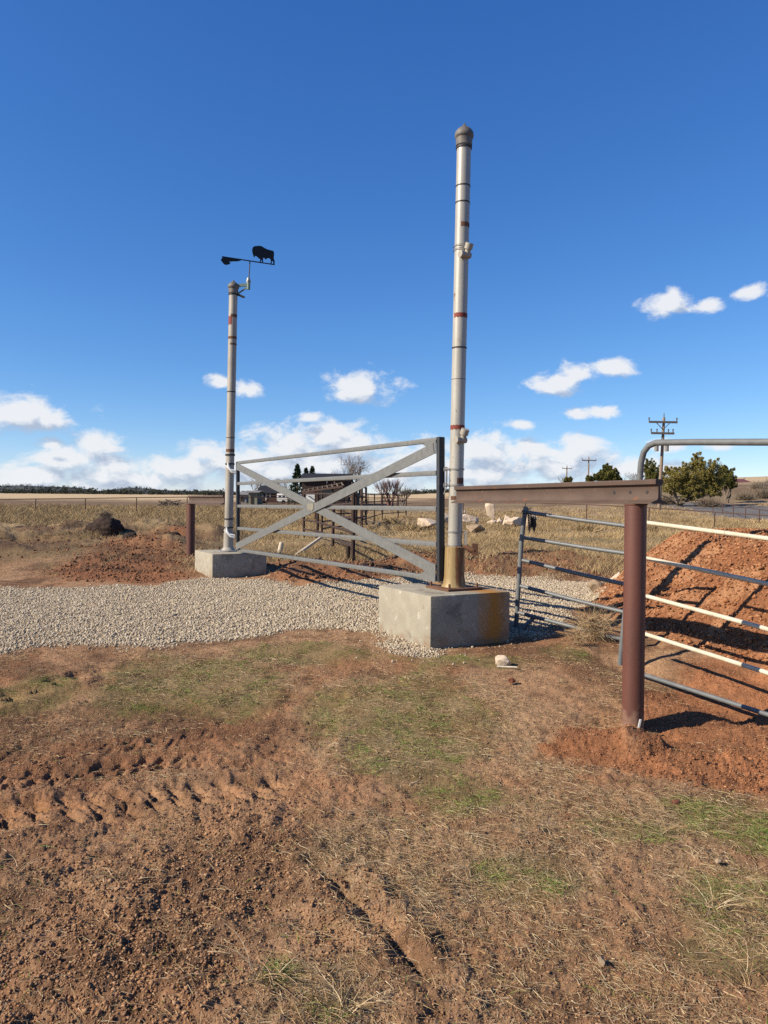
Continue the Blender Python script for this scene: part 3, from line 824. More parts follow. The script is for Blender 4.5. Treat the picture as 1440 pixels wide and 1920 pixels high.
def scatter_straw():
    x, y = wedge(760000, 1.6, 18, .4, .62)
    z, k = ground(x, y)
    patch = sst(-.12, .35, fbm(x * 2.1, y * 2.1, 4, 201))
    p = (.10 + .45 * patch + .36 * k['dr'] - .12 * k['gr']) * (1 - k['gv']) * (1 - .82 * np.clip(k['red'], 0, 1)) * (1 - .6 * k['tm']) * (1 - .15 * k['clod'])
    keep = RNG.random(len(x)) < np.clip(p, 0, 1) * .72
    x, y, z, g = x[keep], y[keep], z[keep], (k['gr'] + k['dr'])[keep]
    n = len(x)
    a = RNG.uniform(0, 6.283, n); lift = np.abs(RNG.normal(.10, .22, n)) + .25 * (RNG.random(n) < .15 * g)
    d = unit(np.stack([np.cos(a), np.sin(a), lift], -1))
    ln = RNG.uniform(.010, .05, n) * (1 + 1.3 * (RNG.random(n) < .12))
    w = RNG.uniform(.0011, .0024, n) * (1 + .07 * y)
    bd = RNG.normal(0, .014, (n, 3)); bd[:, 2] = -ln * lift * .85
    V, F = strips(np.stack([x, y, z + .003], -1), d, ln, w, bd, seg=2)
    # matted clumps where old grass still roots
    cx, cy = wedge(2600, 1.7, 11, .6, .6)
    kc = ground(cx, cy, False)[1]
    keep = RNG.random(len(cx)) < np.clip(.10 + .5 * kc['dr'] + .15 * kc['gr'], 0, 1) * (1 - kc['gv']) * (1 - np.clip(kc['red'], 0, 1)) * (1 - kc['tm'])
    cx, cy = cx[keep], cy[keep]; m_ = len(cx); nb = 46; n = m_ * nb
    rad = np.repeat(RNG.uniform(.02, .075, m_), nb); lean = np.repeat(RNG.uniform(0, 6.283, m_), nb); big = np.repeat(RNG.uniform(.5, 1.3, m_), nb)
    X = np.repeat(cx, nb) + RNG.normal(0, 1, n) * rad; Y = np.repeat(cy, nb) + RNG.normal(0, 1, n) * rad
    Z = ground(X, Y)[0]
    a = lean + RNG.normal(0, 1.1, n); lift = RNG.uniform(.1, .9, n)
    d = unit(np.stack([np.cos(a), np.sin(a), lift], -1)); ln = RNG.uniform(.03, .10, n) * big
    bd = np.stack([np.cos(a + .8) * ln * .3, np.sin(a + .8) * ln * .3, -ln * lift * .75], -1)
    V2, F2 = strips(np.stack([X, Y, Z], -1), d, ln, RNG.uniform(.0011, .0022, n) * (1 + .06 * Y), bd, seg=2)
    F = np.concatenate([F, F2 + len(V)]); V = np.concatenate([V, V2])
    tag(npmesh('straw_litter', V, F, M['straw']), 'dry straw and dead grass stems lying over the bare soil', 'dry grass', kind='stuff')


def scatter_green():
    x, y = wedge(620000, 1.7, 14, .5, .62)
    k = ground(x, y, False)[1]
    tuft = sst(-.1, .3, fbm(x * 7, y * 7, 3, 211))
    p = k['gr'] * (.12 + .88 * tuft) + .015
    keep = RNG.random(len(x)) < np.clip(p, 0, 1) * .85 * (1 - k['gv']) * (1 - .9 * np.clip(k['red'], 0, 1))
    x, y = x[keep], y[keep]; z = ground(x, y)[0]; n = len(x)
    a = RNG.uniform(0, 6.283, n)
    d = unit(np.stack([np.cos(a), np.sin(a), RNG.uniform(.15, 1.2, n)], -1))
    ln = RNG.uniform(.012, .05, n) * (.75 + .85 * tuft[keep])
    bd = np.stack([np.cos(a) * ln * .3, np.sin(a) * ln * .3, -ln * .45], -1)
    V, F = strips(np.stack([x, y, z - .002], -1), d, ln, RNG.uniform(.0012, .0026, n) * (1 + .05 * y), bd, seg=2)
    tag(npmesh('green_grass', V, F, M['blade']), 'patches of short green grass on the trampled soil', 'grass', kind='stuff')


def scatter_field():
    # tufts first, then blades in each tuft
    x, y = wedge(38000, 12.5, 80, .1, .62)
    k = ground(x, y, False)[1]
    tall = sst(-.25, .35, fbm(x * .28, y * .28, 3, 221))
    left = sst(-2, -5, x) * sst(23, 26, y)
    bl = sst(14.5, 16.5, y) * sst(26, 23.5, y) * sst(-3, -5, x)
    p = (.22 + .55 * tall + .5 * left) * (1 - k['gv']) * (1 - .93 * np.clip(k['red'], 0, 1)) * (1 - .62 * bl) * sst(12.5, 15.5, y + 2 * (x > 0))
    p *= 1 - pmask(ROAD, x, y, 1.)
    keep = RNG.random(len(x)) < p
    x, y, tall, left = x[keep], y[keep], tall[keep], left[keep]
    nb = 12; n = len(x) * nb
    hgt = np.repeat((.05 + .13 * tall + .24 * left + .12 * sst(20, 32, y)) * RNG.uniform(.6, 1.25, len(x)), nb) * RNG.uniform(.5, 1.1, n)
    X = np.repeat(x, nb) + RNG.normal(0, .13, n); Y = np.repeat(y, nb) + RNG.normal(0, .13, n)
    Z = ground(X, Y, False)[0]
    a = RNG.uniform(0, 6.283, n)
    d = unit(np.stack([np.cos(a) * .3, np.sin(a) * .3, np.ones(n)], -1))
    bd = np.stack([np.cos(a) * hgt * .35, np.sin(a) * hgt * .35, -hgt * .2], -1)
    V, F = strips(np.stack([X, Y, Z - .01], -1), d, hgt, (.002 + .00042 * Y) * RNG.uniform(.6, 1.3, n), bd, seg=2)
    tag(npmesh('field_grass', V, F, M['field']), 'tall dry tan grass in the pasture beyond the gate', 'dry grass', kind='stuff')


scatter_gravel(); scatter_clods(); scatter_mid_clods(); scatter_straw(); scatter_green(); scatter_field()

# ------------------------------------------------------------------ far hills and woods
def build_hills():
    px_ = np.linspace(-500, 640, 240)
    top = np.interp(px_, [-500, -200, 0, 40, 85, 130, 160, 192, 215, 245, 285, 330, 420, 520, 640], [908, 906, 911, 910, 912, 913, 917, 922, 918, 914, 917, 920, 922, 925, 929])
    vs = []
    rows = [(560, 0), (640, .35), (760, .75), (900, 1.0), (1050, .8)]
    for D, w in rows:
        for p, t in zip(px_, top):
            xx, _, zz = at(p, t, 900)
            x = xx * D / 900
            zb = float(hbase(x, D)) - 2
            zt = zz * D / 900
            vs.append((x, D, zb + (zt - zb) * w + (4 * w * float(fbm(np.array([x * .02]), np.array([D * .02]), 3, 301)[0]) if w < 1 else 0)))
    n = len(px_); idx = np.arange(len(vs)).reshape(len(rows), n)
    f = np.stack([idx[:-1, :-1], idx[:-1, 1:], idx[1:, 1:], idx[1:, :-1]], -1).reshape(-1, 4)
    tag(npmesh('hills', np.array(vs), f, mat('wooded_hillside', (.060, .062, .055), (.030, .038, .040), 1., scale=.03, detail=8), smooth=True), kind='structure')
    # trees on the ridges and along the foot of the hills: one mass of leaf-sized clumps
    spots = []
    for _ in range(1500):
        far_ = random.random() < .5
        D = random.uniform(640, 900) if far_ else random.uniform(420, 560)
        p = random.uniform(-420, 560); x = at(p, 930, D)[0]
        if not far_: z = float(hbase(x, D)); s = random.uniform(.7, 2.3)
        else:
            t = np.interp(p, px_, top); w = np.interp(D, [560, 640, 760, 900], [0, .35, .75, 1.])
            zb = float(hbase(x, D)) - 2; z = zb + (at(p, t, 900)[2] * D / 900 - zb) * w; s = random.uniform(.8, 2.0)
        spots.append((x, D, z, s))
    for _ in range(110):
        D = random.uniform(330, 420); p = random.uniform(752, 850); x = at(p, 930, D)[0]
        spots.append((x, D, float(hbase(x, D)), random.uniform(.6, 1.6)))
    S = np.array(spots); per = 46; n = len(S) * per
    d = unit(RNG.normal(size=(n, 3))); c = np.repeat(S[:, :3], per, 0); q = np.repeat(S[:, 3], per)
    hf = np.repeat(RNG.uniform(.7, 1.5, len(S)), per)
    p = c + d * (q * RNG.random(n) ** .4)[:, None] * np.stack([np.full(n, 1.15), np.ones(n), hf], -1); p[:, 2] += q * .5
    a = unit(RNG.normal(size=(n, 3)) + np.array([0, 0, .5])); b = unit(np.cross(a, RNG.normal(size=(n, 3))))
    e = (.35 * q * RNG.uniform(.6, 1.4, n))[:, None]
    V = np.stack([p - b * e * .5, p + b * e * .5, p + a * e * 1.2], 1).reshape(-1, 3)
    tag(npmesh('distant_woods', V, np.arange(3 * n).reshape(n, 3), M['far_wood']), 'dark belt of low evergreen woods below the far hills', 'woods', kind='stuff')


build_hills()

# ------------------------------------------------------------------ the gateway
BU = np.array([math.cos(R(29)), math.sin(R(29)), 0])     # along the shaded face of the blocks
BV = np.array([-math.sin(R(29)), math.cos(R(29)), 0])    # along the sunlit face
M['concrete_r'] = add_mud(stained_concrete(), .53, .33, (.24, .16, .105), 9); add_mud(M['concrete'], .53, .33, (.24, .16, .105), 9)


def block(F, lu, lv, zt, m, label):
    c = np.array([F[0], F[1], 0]) + BU * lu / 2 + BV * lv / 2
    zb = zat(c[0], c[1]) - .18
    mb = MB().box(np.array([c[0], c[1], (zt + zb) / 2]), BU * lu / 2, BV * lv / 2, np.array([0, 0, (zt - zb) / 2]))
    o = mb.build('concrete_block', m, loc=(c[0], c[1], zb), bevel=.018)
    tag(o, label, 'concrete block', 'concrete footings of the gateway')
    return c


ZB = at(808, 1118, 6.98)[2]
CR = block((.45, 6.98), .95, 1.03, ZB, M['concrete_r'], 'larger concrete block with an orange rust streak, under the nearer pipe gatepost')
CL = block((-2.84, 12.25), .95, 1.12, ZB, M['concrete'], 'smaller looking unstained concrete block under the farther gatepost with the weathervane')


def disc_pts(): return None


def ring(mb, c, r, h, n=20, ax=(0, 0, 1)):
    ax = np.asarray(ax, float); ax /= np.linalg.norm(ax)
    mb.tube([np.asarray(c) - ax * h / 2, np.asarray(c) + ax * h / 2], r, n)
    return mb


def gatepost(D, pxb, pyb, pxt, pyt, zt, label, paint, rings, bands, r=.073, sleeve=True):
    b = at(pxb, pyb, D); t = at(pxt, pyt, D); b[2] = zt
    root = thing('gatepost', label, 'gatepost', b, 'tall pipe gateposts')
    ax = (t - b) / np.linalg.norm(t - b)
    H = np.linalg.norm(t - b)

    def P(py): return b + ax * ((at(720 + (pxb + pxt) / 2 - 720, py, D)[2] - b[2]) / ax[2])
    MB().tube([b, b + ax * (H - .10)], r, 28).build('shaft', paint, root)
    # cap: collar, flared rim and a pointed crown
    pr = [(r * 1.15, -.20), (r * 1.15, -.125), (r * 1.28, -.115), (r * 1.34, -.095), (r * 1.28, -.065), (r * 1.0, -.035), (r * .55, -.01), (r * .34, .002), (r * .18, .018), (r * .03, .038)]
    MB().tube([b + ax * (H + z - .04) for _, z in pr], [q for q, _ in pr], 24).build('cap', M['cap'], root)
    ring(MB(), b + ax * (H - .26), r * 1.13, .018).build('collar', M['dark'], root)
    if sleeve:
        MB().tube([b + ax * .0, b + ax * .03, b + ax * .06, b + ax * .13, b + ax * .43, b + ax * .44],
                  [.145, .128, .118, .107, .104, .08], 32).build('sleeve', M['sleeve'], root)
        rb = MB()
        rb.box(b + ax * .012, BU * .21, BV * .21, np.array([0, 0, .012]))
        bp = rb.build('base_plate', M['rust'], root, bevel=.003)
        for i in (-1, 1):
            for j in (-1, 1):
                q = b + BU * .17 * i + BV * .17 * j
                ring(MB(), q + np.array([0, 0, .045]), .012, .05, 8).build('bolt', M['rust'], bp)
    else:
        MB().tube([b, b + ax * .03, b + ax * .07, b + ax * .32, b + ax * .33], [.14, .12, .086, .084, .075], 28).build('sleeve', paint, root)
        MB().tube([b, b + ax * .02], .2, 24).build('base_plate', M['steel'], root)
    for py, m, rr, h in rings:
        ring(MB(), P(py), r * rr, h, 28).build('collar', m, root)
    for py, m, h, a0, a1 in bands:       # painted or rusted bands part of the way round
        mb = MB(); n = 22; vs = []; c = P(py)
        for k in range(n + 1):
            a = a0 + (a1 - a0) * k / n
            d = np.array([math.cos(a), math.sin(a), 0]) * (r + .0015)
            vs += [c + d - ax * h * (.5 + .12 * math.sin(k * 1.7)), c + d + ax * h * (.5 + .10 * math.sin(k * 2.3))]
        mb.add(vs, [(2 * k, 2 * k + 2, 2 * k + 3, 2 * k + 1) for k in range(n)])
        mb.build('band', m, root)
    return root, P, ax


# nearer post
DR = 7.62
PR, PRz, AXR = gatepost(DR, 851, 1100, 871, 230, ZB, 'nearer and larger white pipe gatepost on the rust streaked concrete block', M['paint'],
    rings=[(350, M['dark'], 1.05, .012), (381, M['dark'], 1.05, .012), (653, M['dark'], 1.05, .014), (712, M['dark'], 1.012, .005),
           (880, M['steel'], 1.10, .016), (910, M['steel'], 1.10, .018), (997, M['steel'], 1.10, .016), (1023, M['steel'], 1.10, .018), (1031, M['rust'], 1.12, .03)],
    bands=[(424, M['rust'], .045, R(-105), R(20)), (593, M['redband'], .045, R(-150), R(20)), (802, M['redband'], .045, R(-185), R(20)),
           (934, M['rust'], .04, R(-140), R(-60)), (902, M['rust'], .06, R(-90), R(20))])


def elbow(P, py, parent, out):
    """pipe elbow with two threaded ends, welded to the post"""
    c = P(py) + out * .085
    sd = np.array([out[1], -out[0], 0]) * -1
    mb = MB()
    q0 = c + out * .0 - np.array([0, 0, .02]) - sd * .03
    mb.tube([P(py) + np.array([0, 0, -.02]), c + np.array([0, 0, -.03])], .03, 14)
    mb.tube([c + np.array([0, 0, -.045]), c + np.array([0, 0, .045]) + out * .03], .030, 14)
    mb.tube([c + np.array([0, 0, .02]) + out * .02, c + np.array([0, 0, .075]) + out * .045], .042, 14)
    mb.tube([c - sd * .08 + np.array([0, 0, -.035]), c + sd * .04 + np.array([0, 0, -.035])], .031, 14)
    mb.tube([c - sd * .09 + np.array([0, 0, -.035]), c - sd * .055 + np.array([0, 0, -.035])], .038, 12)
    mb.build('elbow_fitting', M['paint_grey'], parent)


OUT = np.array([.55, -.83, 0])
elbow(PRz, 476, PR, OUT); elbow(PRz, 820, PR, OUT)
w = MB()
for py, tl in ((462, .03), (470, -.03)):
    c = PRz(py); pts = [c + .086 * np.array([math.cos(a), math.sin(a), tl * math.sin(a + .6)]) for a in np.linspace(-3.4, 3.0, 30)]
    w.tube(pts, .0035, 6)
w.build('wire_tie', M['steel'], PR)
# hinge brackets that carry the gate, latch bracket low on the right
TG = np.array([-.524, .852, 0])     # along the gate
for py in (880, 910):
    c = PRz(py); mb = MB()
    mb.tube([c + np.array([-.07, -.03, 0]), c + np.array([-.135, -.01, 0])], .014, 8)
    mb.box(c + np.array([-.115, -.015, 0]), np.array([.02, 0, 0]), np.array([0, .012, 0]), np.array([0, 0, .022]))
    mb.build('hinge', M['steel'], PR)
MB().tube([PRz(884) + np.array([-.105, -.03, 0]), PRz(912) + np.array([-.105, -.03, 0])], .009, 8).build('hinge_pin', M['steel'], PR)
MB().tube([PRz(914) + np.array([-.105, -.03, 0]), PRz(927) + np.array([-.125, -.03, 0])], .007, 8).build('hinge_pin', M['steel'], PR)
mb = MB(); c0, c1 = PRz(998), PRz(1023)
mb.box((c0 + c1) / 2 + np.array([.105, -.03, 0]), np.array([.012, 0, 0]), np.array([0, .03, 0]), np.array([0, 0, .085]))
mb.build('bracket', M['paint_grey'], PR)
mb = MB(); mb.tube([c1 + np.array([.09, -.04, 0]), c1 + np.array([.15, -.06, -.035]), c1 + np.array([.19, -.06, -.04])], [.022, .032, .036], 14)
mb.box(c1 + np.array([.20, -.06, -.035]), np.array([.03, 0, 0]), np.array([0, .03, 0]), np.array([0, 0, .06]))
mb.build('latch_socket', M['rust'], PR)

# farther post
DL = 13.0
PL, PLz, AXL = gatepost(DL, 428, 1030, 438, 524, ZB, 'farther grey pipe gatepost that carries the bison weathervane', M['paint_grey'],
    rings=[(538, M['steel'], 1.14, .022), (553, M['dark'], 1.08, .02), (853, M['dark'], 1.16, .03), (870, M['dark'], 1.12, .025), (821, M['dark'], 1.03, .012),
           (973, M['dark'], 1.12, .022), (989, M['dark'], 1.12, .022), (735, M['dark'], 1.02, .02)],
    bands=[(602, M['redband'], .14, R(-200), R(-90)), (634, M['rust'], .045, R(-170), R(20)), (646, M['rust'], .03, R(-110), R(20)), (845, M['rust'], .05, R(-160), R(20)),
           (593, M['rust'], .05, R(-110), R(0))], r=.074, sleeve=False)
for py in (880, 1000):           # pale hooked latch plates
    mb = MB(); c = PLz(py)
    mb.tube([c + np.array([-.02, -.09, .11]), c + np.array([.0, -.105, .03]), c + np.array([.06, -.11, -.05]), c + np.array([.13, -.10, -.07])], [.012, .02, .02, .016], 8)
    mb.tube([c + np.array([-.06, -.085, .06]), c + np.array([.03, -.11, -.01]), c + np.array([.13, -.10, -.03])], [.012, .016, .014], 8)
    mb.build('latch_plate', M['white'], PL)
MB().tube([PLz(553) + np.array([.09, -.02, 0]), PLz(556) + np.array([.2, -.03, -.02])], .02, 8).build('clamp_bolt', M['dark'], PL)

# weathervane
def weathervane():
    def Dp(px): return 12.80 + (px - 415) / 100 * .42
    V = lambda zx, zy: at(380 + zx / 8, 440 + zy / 8, Dp(380 + zx / 8))
    foot = at(466, 533, 13.0)
    root = thing('weathervane', 'black bison weathervane with a feathered tail, bracketed to the farther gatepost', 'weathervane', foot)
    nrm = np.cross(V(1078, 448) - V(288, 328), np.array([0, 0, 1.])); nrm /= np.linalg.norm(nrm)
    bis = [(745, 262), (741, 235), (744, 212), (755, 187), (770, 176), (790, 172), (815, 169), (850, 167), (880, 172), (900, 182), (920, 196), (945, 209), (970, 221), (1010, 232), (1045, 240), (1062, 250), (1070, 266), (1070, 320),
           (1065, 348), (1072, 375), (1080, 402), (1078, 442), (1056, 440), (1060, 412), (1045, 388), (1038, 412), (1032, 437), (1012, 434), (1024, 408), (1020, 374),
           (1000, 354), (978, 352), (955, 366), (938, 372), (926, 350), (908, 345), (906, 378), (904, 424), (884, 426), (890, 398), (882, 372), (874, 402), (866, 422), (842, 418), (860, 398),
           (862, 366), (842, 354), (820, 334), (800, 318), (782, 322), (776, 348), (768, 338), (760, 312), (750, 284)]
    MB().extrude([V(*p) for p in bis], nrm * .010).build('bison_silhouette', M['black'], root, smooth=False)
    MB().bar(V(288, 330), V(1080, 450), .010, .018, np.array([0, 0, 1.])).build('arm', M['black'], root)
    tail = [(300, 336), (420, 352), (520, 362), (600, 378), (560, 392), (510, 402), (460, 400), (420, 406), (395, 402), (420, 428), (395, 446), (350, 456), (320, 444), (300, 420), (285, 398), (270, 378), (290, 352)]
    MB().extrude([V(*p) for p in tail], nrm * .006).build('tail', M['black'], root, smooth=False)
    MB().tube([V(708, 405), V(700, 560), V(688, 690)], .010, 8).build('rod', M['black'], root)
    MB().tube([V(688, 650), V(688, 700), V(686, 740)], [.025, .042, .03], 14).build('bearing', M['paint'], root)
    c = at(466, 534, 13.0); p = PLz(536)
    mb = MB(); mb.bar(p + (c - p) * .25, c, .03, .05); mb.tube([c + np.array([0, 0, .06]), c + np.array([0, 0, -.08])], .03, 10)
    mb.bar(p + (c - p) * .3 + np.array([0, 0, -.14]), c + np.array([-.03, 0, -.05]), .02, .025)
    mb.build('bracket', mat('green_grey_paint', (.20, .27, .23), (.13, .18, .16), .6, scale=20), root)


weathervane()

# swing gate between the two posts
def gate():
    TR, BR, TL, BL = at(826, 824, DR), at(826, 1086, DR), at(446, 868, 12.6), at(446, 1031, 12.6)
    root = thing('metal_gate', 'wide galvanised farm gate with crossed flat braces hanging between the two pipe gateposts', 'gate', BR)
    up = np.array([0, 0, 1.]); e = (TL - TR); e[2] = 0; e /= np.linalg.norm(e); nrm = np.cross(e, up)
    if nrm[1] > 0: nrm = -nrm            # towards the camera
    pr = MB(); pr.box((TR + BR) / 2 + np.array([0, 0, .0]), e * .026, nrm * .036, (TR - BR) / 2 + up * .025); pr.build('end_upright', M['primer'], root, bevel=.004)
    MB().box((TL + BL) / 2, e * .03, nrm * .026, (TL - BL) / 2 + up * .02).build('end_upright', M['primer'], root, bevel=.004)
    for i in range(5):
        t = [0, .238, .496, .752, 1][i]
        a, b = TR + (BR - TR) * t, TL + (BL - TL) * t
        MB().bar(a + e * .028, b - e * .032, .046, .05).build('rail', M['galv'], root, bevel=.004)
        if i in (1, 2, 3):
            MB().box(a + e * .05 + nrm * .03, e * .02, nrm * .008, up * .022).build('weld_plate', M['galv'], root)
    o = nrm * .031
    MB().bar(TL + o - e * .04 - up * .06, BR + o + e * .05 + up * .09, .012, .112, up).build('brace', M['galv'], root)
    MB().bar(BL + o + nrm * .016 - e * .04 + up * .06, TR + o + nrm * .016 + e * .05 - up * .09, .012, .112, up).build('brace', M['galv'], root)
    c = (TL + BR) / 2 + nrm * .056
    k = [(-.16, .05), (-.06, .07), (.05, .05), (.16, .06), (.20, .0), (.12, -.07), (0, -.06), (-.10, -.07), (-.18, -.02)]
    MB().extrude([c + e * q[0] * .55 + up * q[1] * .8 for q in k], nrm * .010).build('gusset', M['weld'], root)
    MB().extrude([TR + o + e * .02 + up * .0 + nrm * .012, TR + o + e * .26 - up * .035 + nrm * .012, TR + o + e * .02 - up * .15 + nrm * .012], nrm * .006).build('gusset', M['galv'], root)
    MB().extrude([BR + o + e * .02 - up * .03 + nrm * .02, BR + o + e * .40 - up * .02 + nrm * .02, BR + o + e * .02 + up * .16 + nrm * .02], nrm * .006).build('gusset', M['galv'], root)


gate()

# railroad rails from each gatepost to a short pipe post
PROF = [(-.070, 0), (.070, 0), (.070, .010), (.020, .026), (.010, .040), (.009, .118), (.016, .128), (.035, .134), (.036, .160), (.030, .168), (-.030, .168), (-.036, .160), (-.035, .134), (-.016, .128), (-.009, .118), (-.010, .040), (-.020, .026), (-.070, .010)]


def steel_rail(a, b, label, holes):
    d = b - a; L_ = np.linalg.norm(d); d /= L_
    sd = np.cross(d, np.array([0, 0, 1.])); sd /= np.linalg.norm(sd); u = np.cross(sd, d)
    root = thing('steel_rail', label, 'steel rail', a, 'old railroad rails beside the gateway')
    n = len(PROF); vs = [a + sd * x + u * z for x, z in PROF] + [b + sd * x + u * z for x, z in PROF]
    MB().add(vs, [tuple(range(n))[::-1], tuple(range(n, 2 * n))] + [(i, (i + 1) % n, n + (i + 1) % n, n + i) for i in range(n)]).build('rail_body', M['rail'], root)
    f = -1 if np.dot(sd, np.array([-.9, -.44, 0])) < 0 else 1
    for h, r in holes:
        c = a + d * h + u * .08 + sd * f * .0085
        MB().tube([c, c + sd * f * .0022], r, 16).build('hole_shade_disc', M['dark'], root)  # raised dark disc: the darkness inside an open hole, painted on the web
    return root


RA, RB = at(857, 943.5, 7.42), at(1236, 944.5, 5.05)
Lr = np.linalg.norm(RB - RA)
steel_rail(RA, RB, 'nearer brown railroad rail with three bolt holes, from the nearer gatepost to a post', [(Lr - .10, .013), (Lr - .26, .013), (Lr - .42, .013), (.22, .007)])
LA, LB = at(421, 946, 13.1), at(355, 944.5, 15.2)
LB[2] = LA[2]
steel_rail(LA, LB, 'farther railroad rail at left, running back from the farther gatepost', [(np.linalg.norm(LB - LA) - q, .014) for q in (.12, .3, .48)])


def muddy_post():
    m = mat('mud_splashed_pipe', (.135, .050, .034), (.08, .031, .023), .55, scale=6, stretch=(1, 1, .25), bump=.05, bscale=30,
            spots=[((.30, .20, .15), 24, .70), ((.06, .03, .025), 7, .62), ((.25, .115, .075), 4, .62)], spec=.4)
    return add_mud(m, .70, .42, (.33, .215, .145))


def pipe_post(c, zt, r, label, dirt):
    zb = zat(c[0], c[1]) - .25
    root = thing('pipe_post', label, 'post', (c[0], c[1], zb), 'short pipe posts under the rails')
    MB().tube([(c[0], c[1], zb), (c[0], c[1], zt)], r, 30).build('post_pipe', muddy_post() if dirt else M['post'], root)
    MB().tube([(c[0], c[1], zt - .012), (c[0], c[1], zt - .006), (c[0], c[1], zt)], [r + .001, r + .006, r + .002], 30).build('weld_bead', M['rust'], root)


dl = (RB - RA) / Lr
PQ = RA + dl * (Lr - .215)
pipe_post(PQ, PQ[2] - .001, .0755, 'nearer red brown pipe post standing in a small mound of red dirt', True)
dL = (LB - LA) / np.linalg.norm(LB - LA)
PQ2 = LB - dL * .12
pipe_post(PQ2, PQ2[2] - .001, .085, 'farther red brown pipe post at left, behind the farther concrete block', False)

# ------------------------------------------------------------------ cattle gates on the right
def panel_gate_a():
    def Da(px): return 8.1 - (px - 975) / (1195 - 975) * .9
    ul, ll = at(986, 950, 8.1), at(967, 1182, 8.1)
    root = thing('pipe_gate', 'smaller grey five rail pipe gate with a chain at its corner, behind the concrete block', 'pipe gate', ll, 'cattle pipe gates beside the spoil heap')
    MB().tube([ul, at(978, 1010, 8.1), ll], .026, 12).build('upright', M['pipe'], root)
    for i, (y0, y1) in enumerate(((960, 989), (1008, 1041), (1050, 1101), (1098, 1154), (1148, 1206))):
        x0 = 986 - (y0 - 950) / 232 * 19
        MB().tube([at(x0, y0, 8.1), at((x0 + 1196) / 2, (y0 + y1) / 2 + 1, (8.1 + 7.2) / 2), at(1196, y1, 7.2)], .021, 10).build('rail', M['pipe'], root)
    MB().tube([at(1194, 980, 7.2), at(1190, 1215, 7.2)], .026, 12).build('upright', M['pipe'], root)
    MB().tube([at(1005, 1155, 8.0), at(970, 1186, 7.95)], .022, 10).build('foot_brace', M['pipe'], root)
    # chain looped over the top corner
    ch = thing('chain', 'short chain wrapped round the top corner of the smaller grey pipe gate', 'chain', at(985, 958, 8.08))
    mb = MB()
    rg = random.Random(5)

    def link_(c, a):
        pts = [c + np.array([math.cos(a) * .011 * math.cos(t), math.sin(a) * .011 * math.cos(t), .02 * math.sin(t)]) for t in np.linspace(0, 6.283, 9)]
        mb.tube(pts, .0042, 5)
    for (px0, n) in ((991, 13), (996, 9), (1000, 11), (1003, 7)):
        for k in range(n):
            q = at(px0 + .5 * k * .3, 966 + k * 2.3 + (px0 - 990) * .5, 8.02); link_(q, k * 1.57 + px0)
    for k in range(16):
        a = k / 16 * 6.283 * 2
        q = at(987, 956 + (k % 8) * 1.1, 8.08) + np.array([.04 * math.cos(a), .04 * math.sin(a), 0]); link_(q, a)
    mb.build('chain_links', M['dark'], ch)


def panel_gate_b():
    def Db(px):   # plane of the gate
        x0, y0, x1, y1 = 2.22, 6.7, 2.86, 5.5
        k = (px - 720) / FPX
        t = (k * y0 - x0) / ((x1 - x0) - k * (y1 - y0))
        return y0 + t * (y1 - y0)
    lo = at(1163, 1246, 6.75)
    root = thing('pipe_gate', 'larger pipe gate with high bowed top and pale rails before the red spoil heap', 'pipe gate', lo, 'cattle pipe gates beside the spoil heap')
    b0, b1 = at(1222, 831, Db(1222)), at(1440, 829, Db(1440))
    e = (b1 - b0)
    hi = at(1200, 895, 6.58)
    pts = [lo, at(1182, 1060, 6.66), at(1195, 945, 6.6), hi, at(1202, 868, 6.56), at(1207, 848, 6.53), at(1216, 836, 6.5), at(1230, 830, Db(1230))]
    endx = b0 + e * 2.35
    pts += [at(1300, 829, Db(1300)), b1, b0 + e * 1.6, endx, endx + np.array([.10, -.18, -.05]), endx + np.array([.16, -.28, -.18])]
    lowz = endx + np.array([.20, -.36, 0]); lowz[2] = zat(lowz[0], lowz[1]) + .05
    pts.append(lowz)
    # refine the bends
    MB().tube(pts, .027, 14).build('frame', M['pipe'], root)
    for i, (y0, y1) in enumerate(((980, 1010), (1047, 1095), (1118, 1180), (1190, 1262), (1267, 1340))):
        p0, p1 = at(1213, y0, Db(1213)), at(1440, y1, Db(1440))
        d = p1 - p0
        a = p0 - d * .13; b = p0 + d * 2.4
        MB().tube([a, p0, p1, b], .0185, 12).build('rail', M['pipe'] if i == 4 else M['pipe_white'], root)  # lowest rail is coloured grey to stand for the shade on it


panel_gate_a(); panel_gate_b()

# ------------------------------------------------------------------ pasture fences
def fence(label, posts, tops, r, m, rails=(1.0,), group='pipe fences of the pasture', lead=None):
    """posts: (x, y); tops: world z of the top rail at each post"""
    base = (posts[0][0], posts[0][1], zat(*posts[0]))
    root = thing('pipe_fence', label, 'fence', base, group)
    pts = []
    for (x, y), zt in zip(posts, tops):
        zb = zat(x, y) - .15
        MB().tube([(x, y, zb), (x, y, zt)], r, 8).build('post', m, root)
        pts.append((x, y, zt))
    for k in rails:
        q = [np.array([x, y, zt * k + (1 - k) * zat(x, y)]) for (x, y, zt) in pts]
        MB().tube(q, r * .85, 8).build('rail', m, root)
    return root


def row(pxs, ptop, Ds):
    P = [at(a, t, d) for a, t, d in zip(pxs, ptop, Ds)]
    return [(p[0], p[1]) for p in P], [p[2] for p in P]


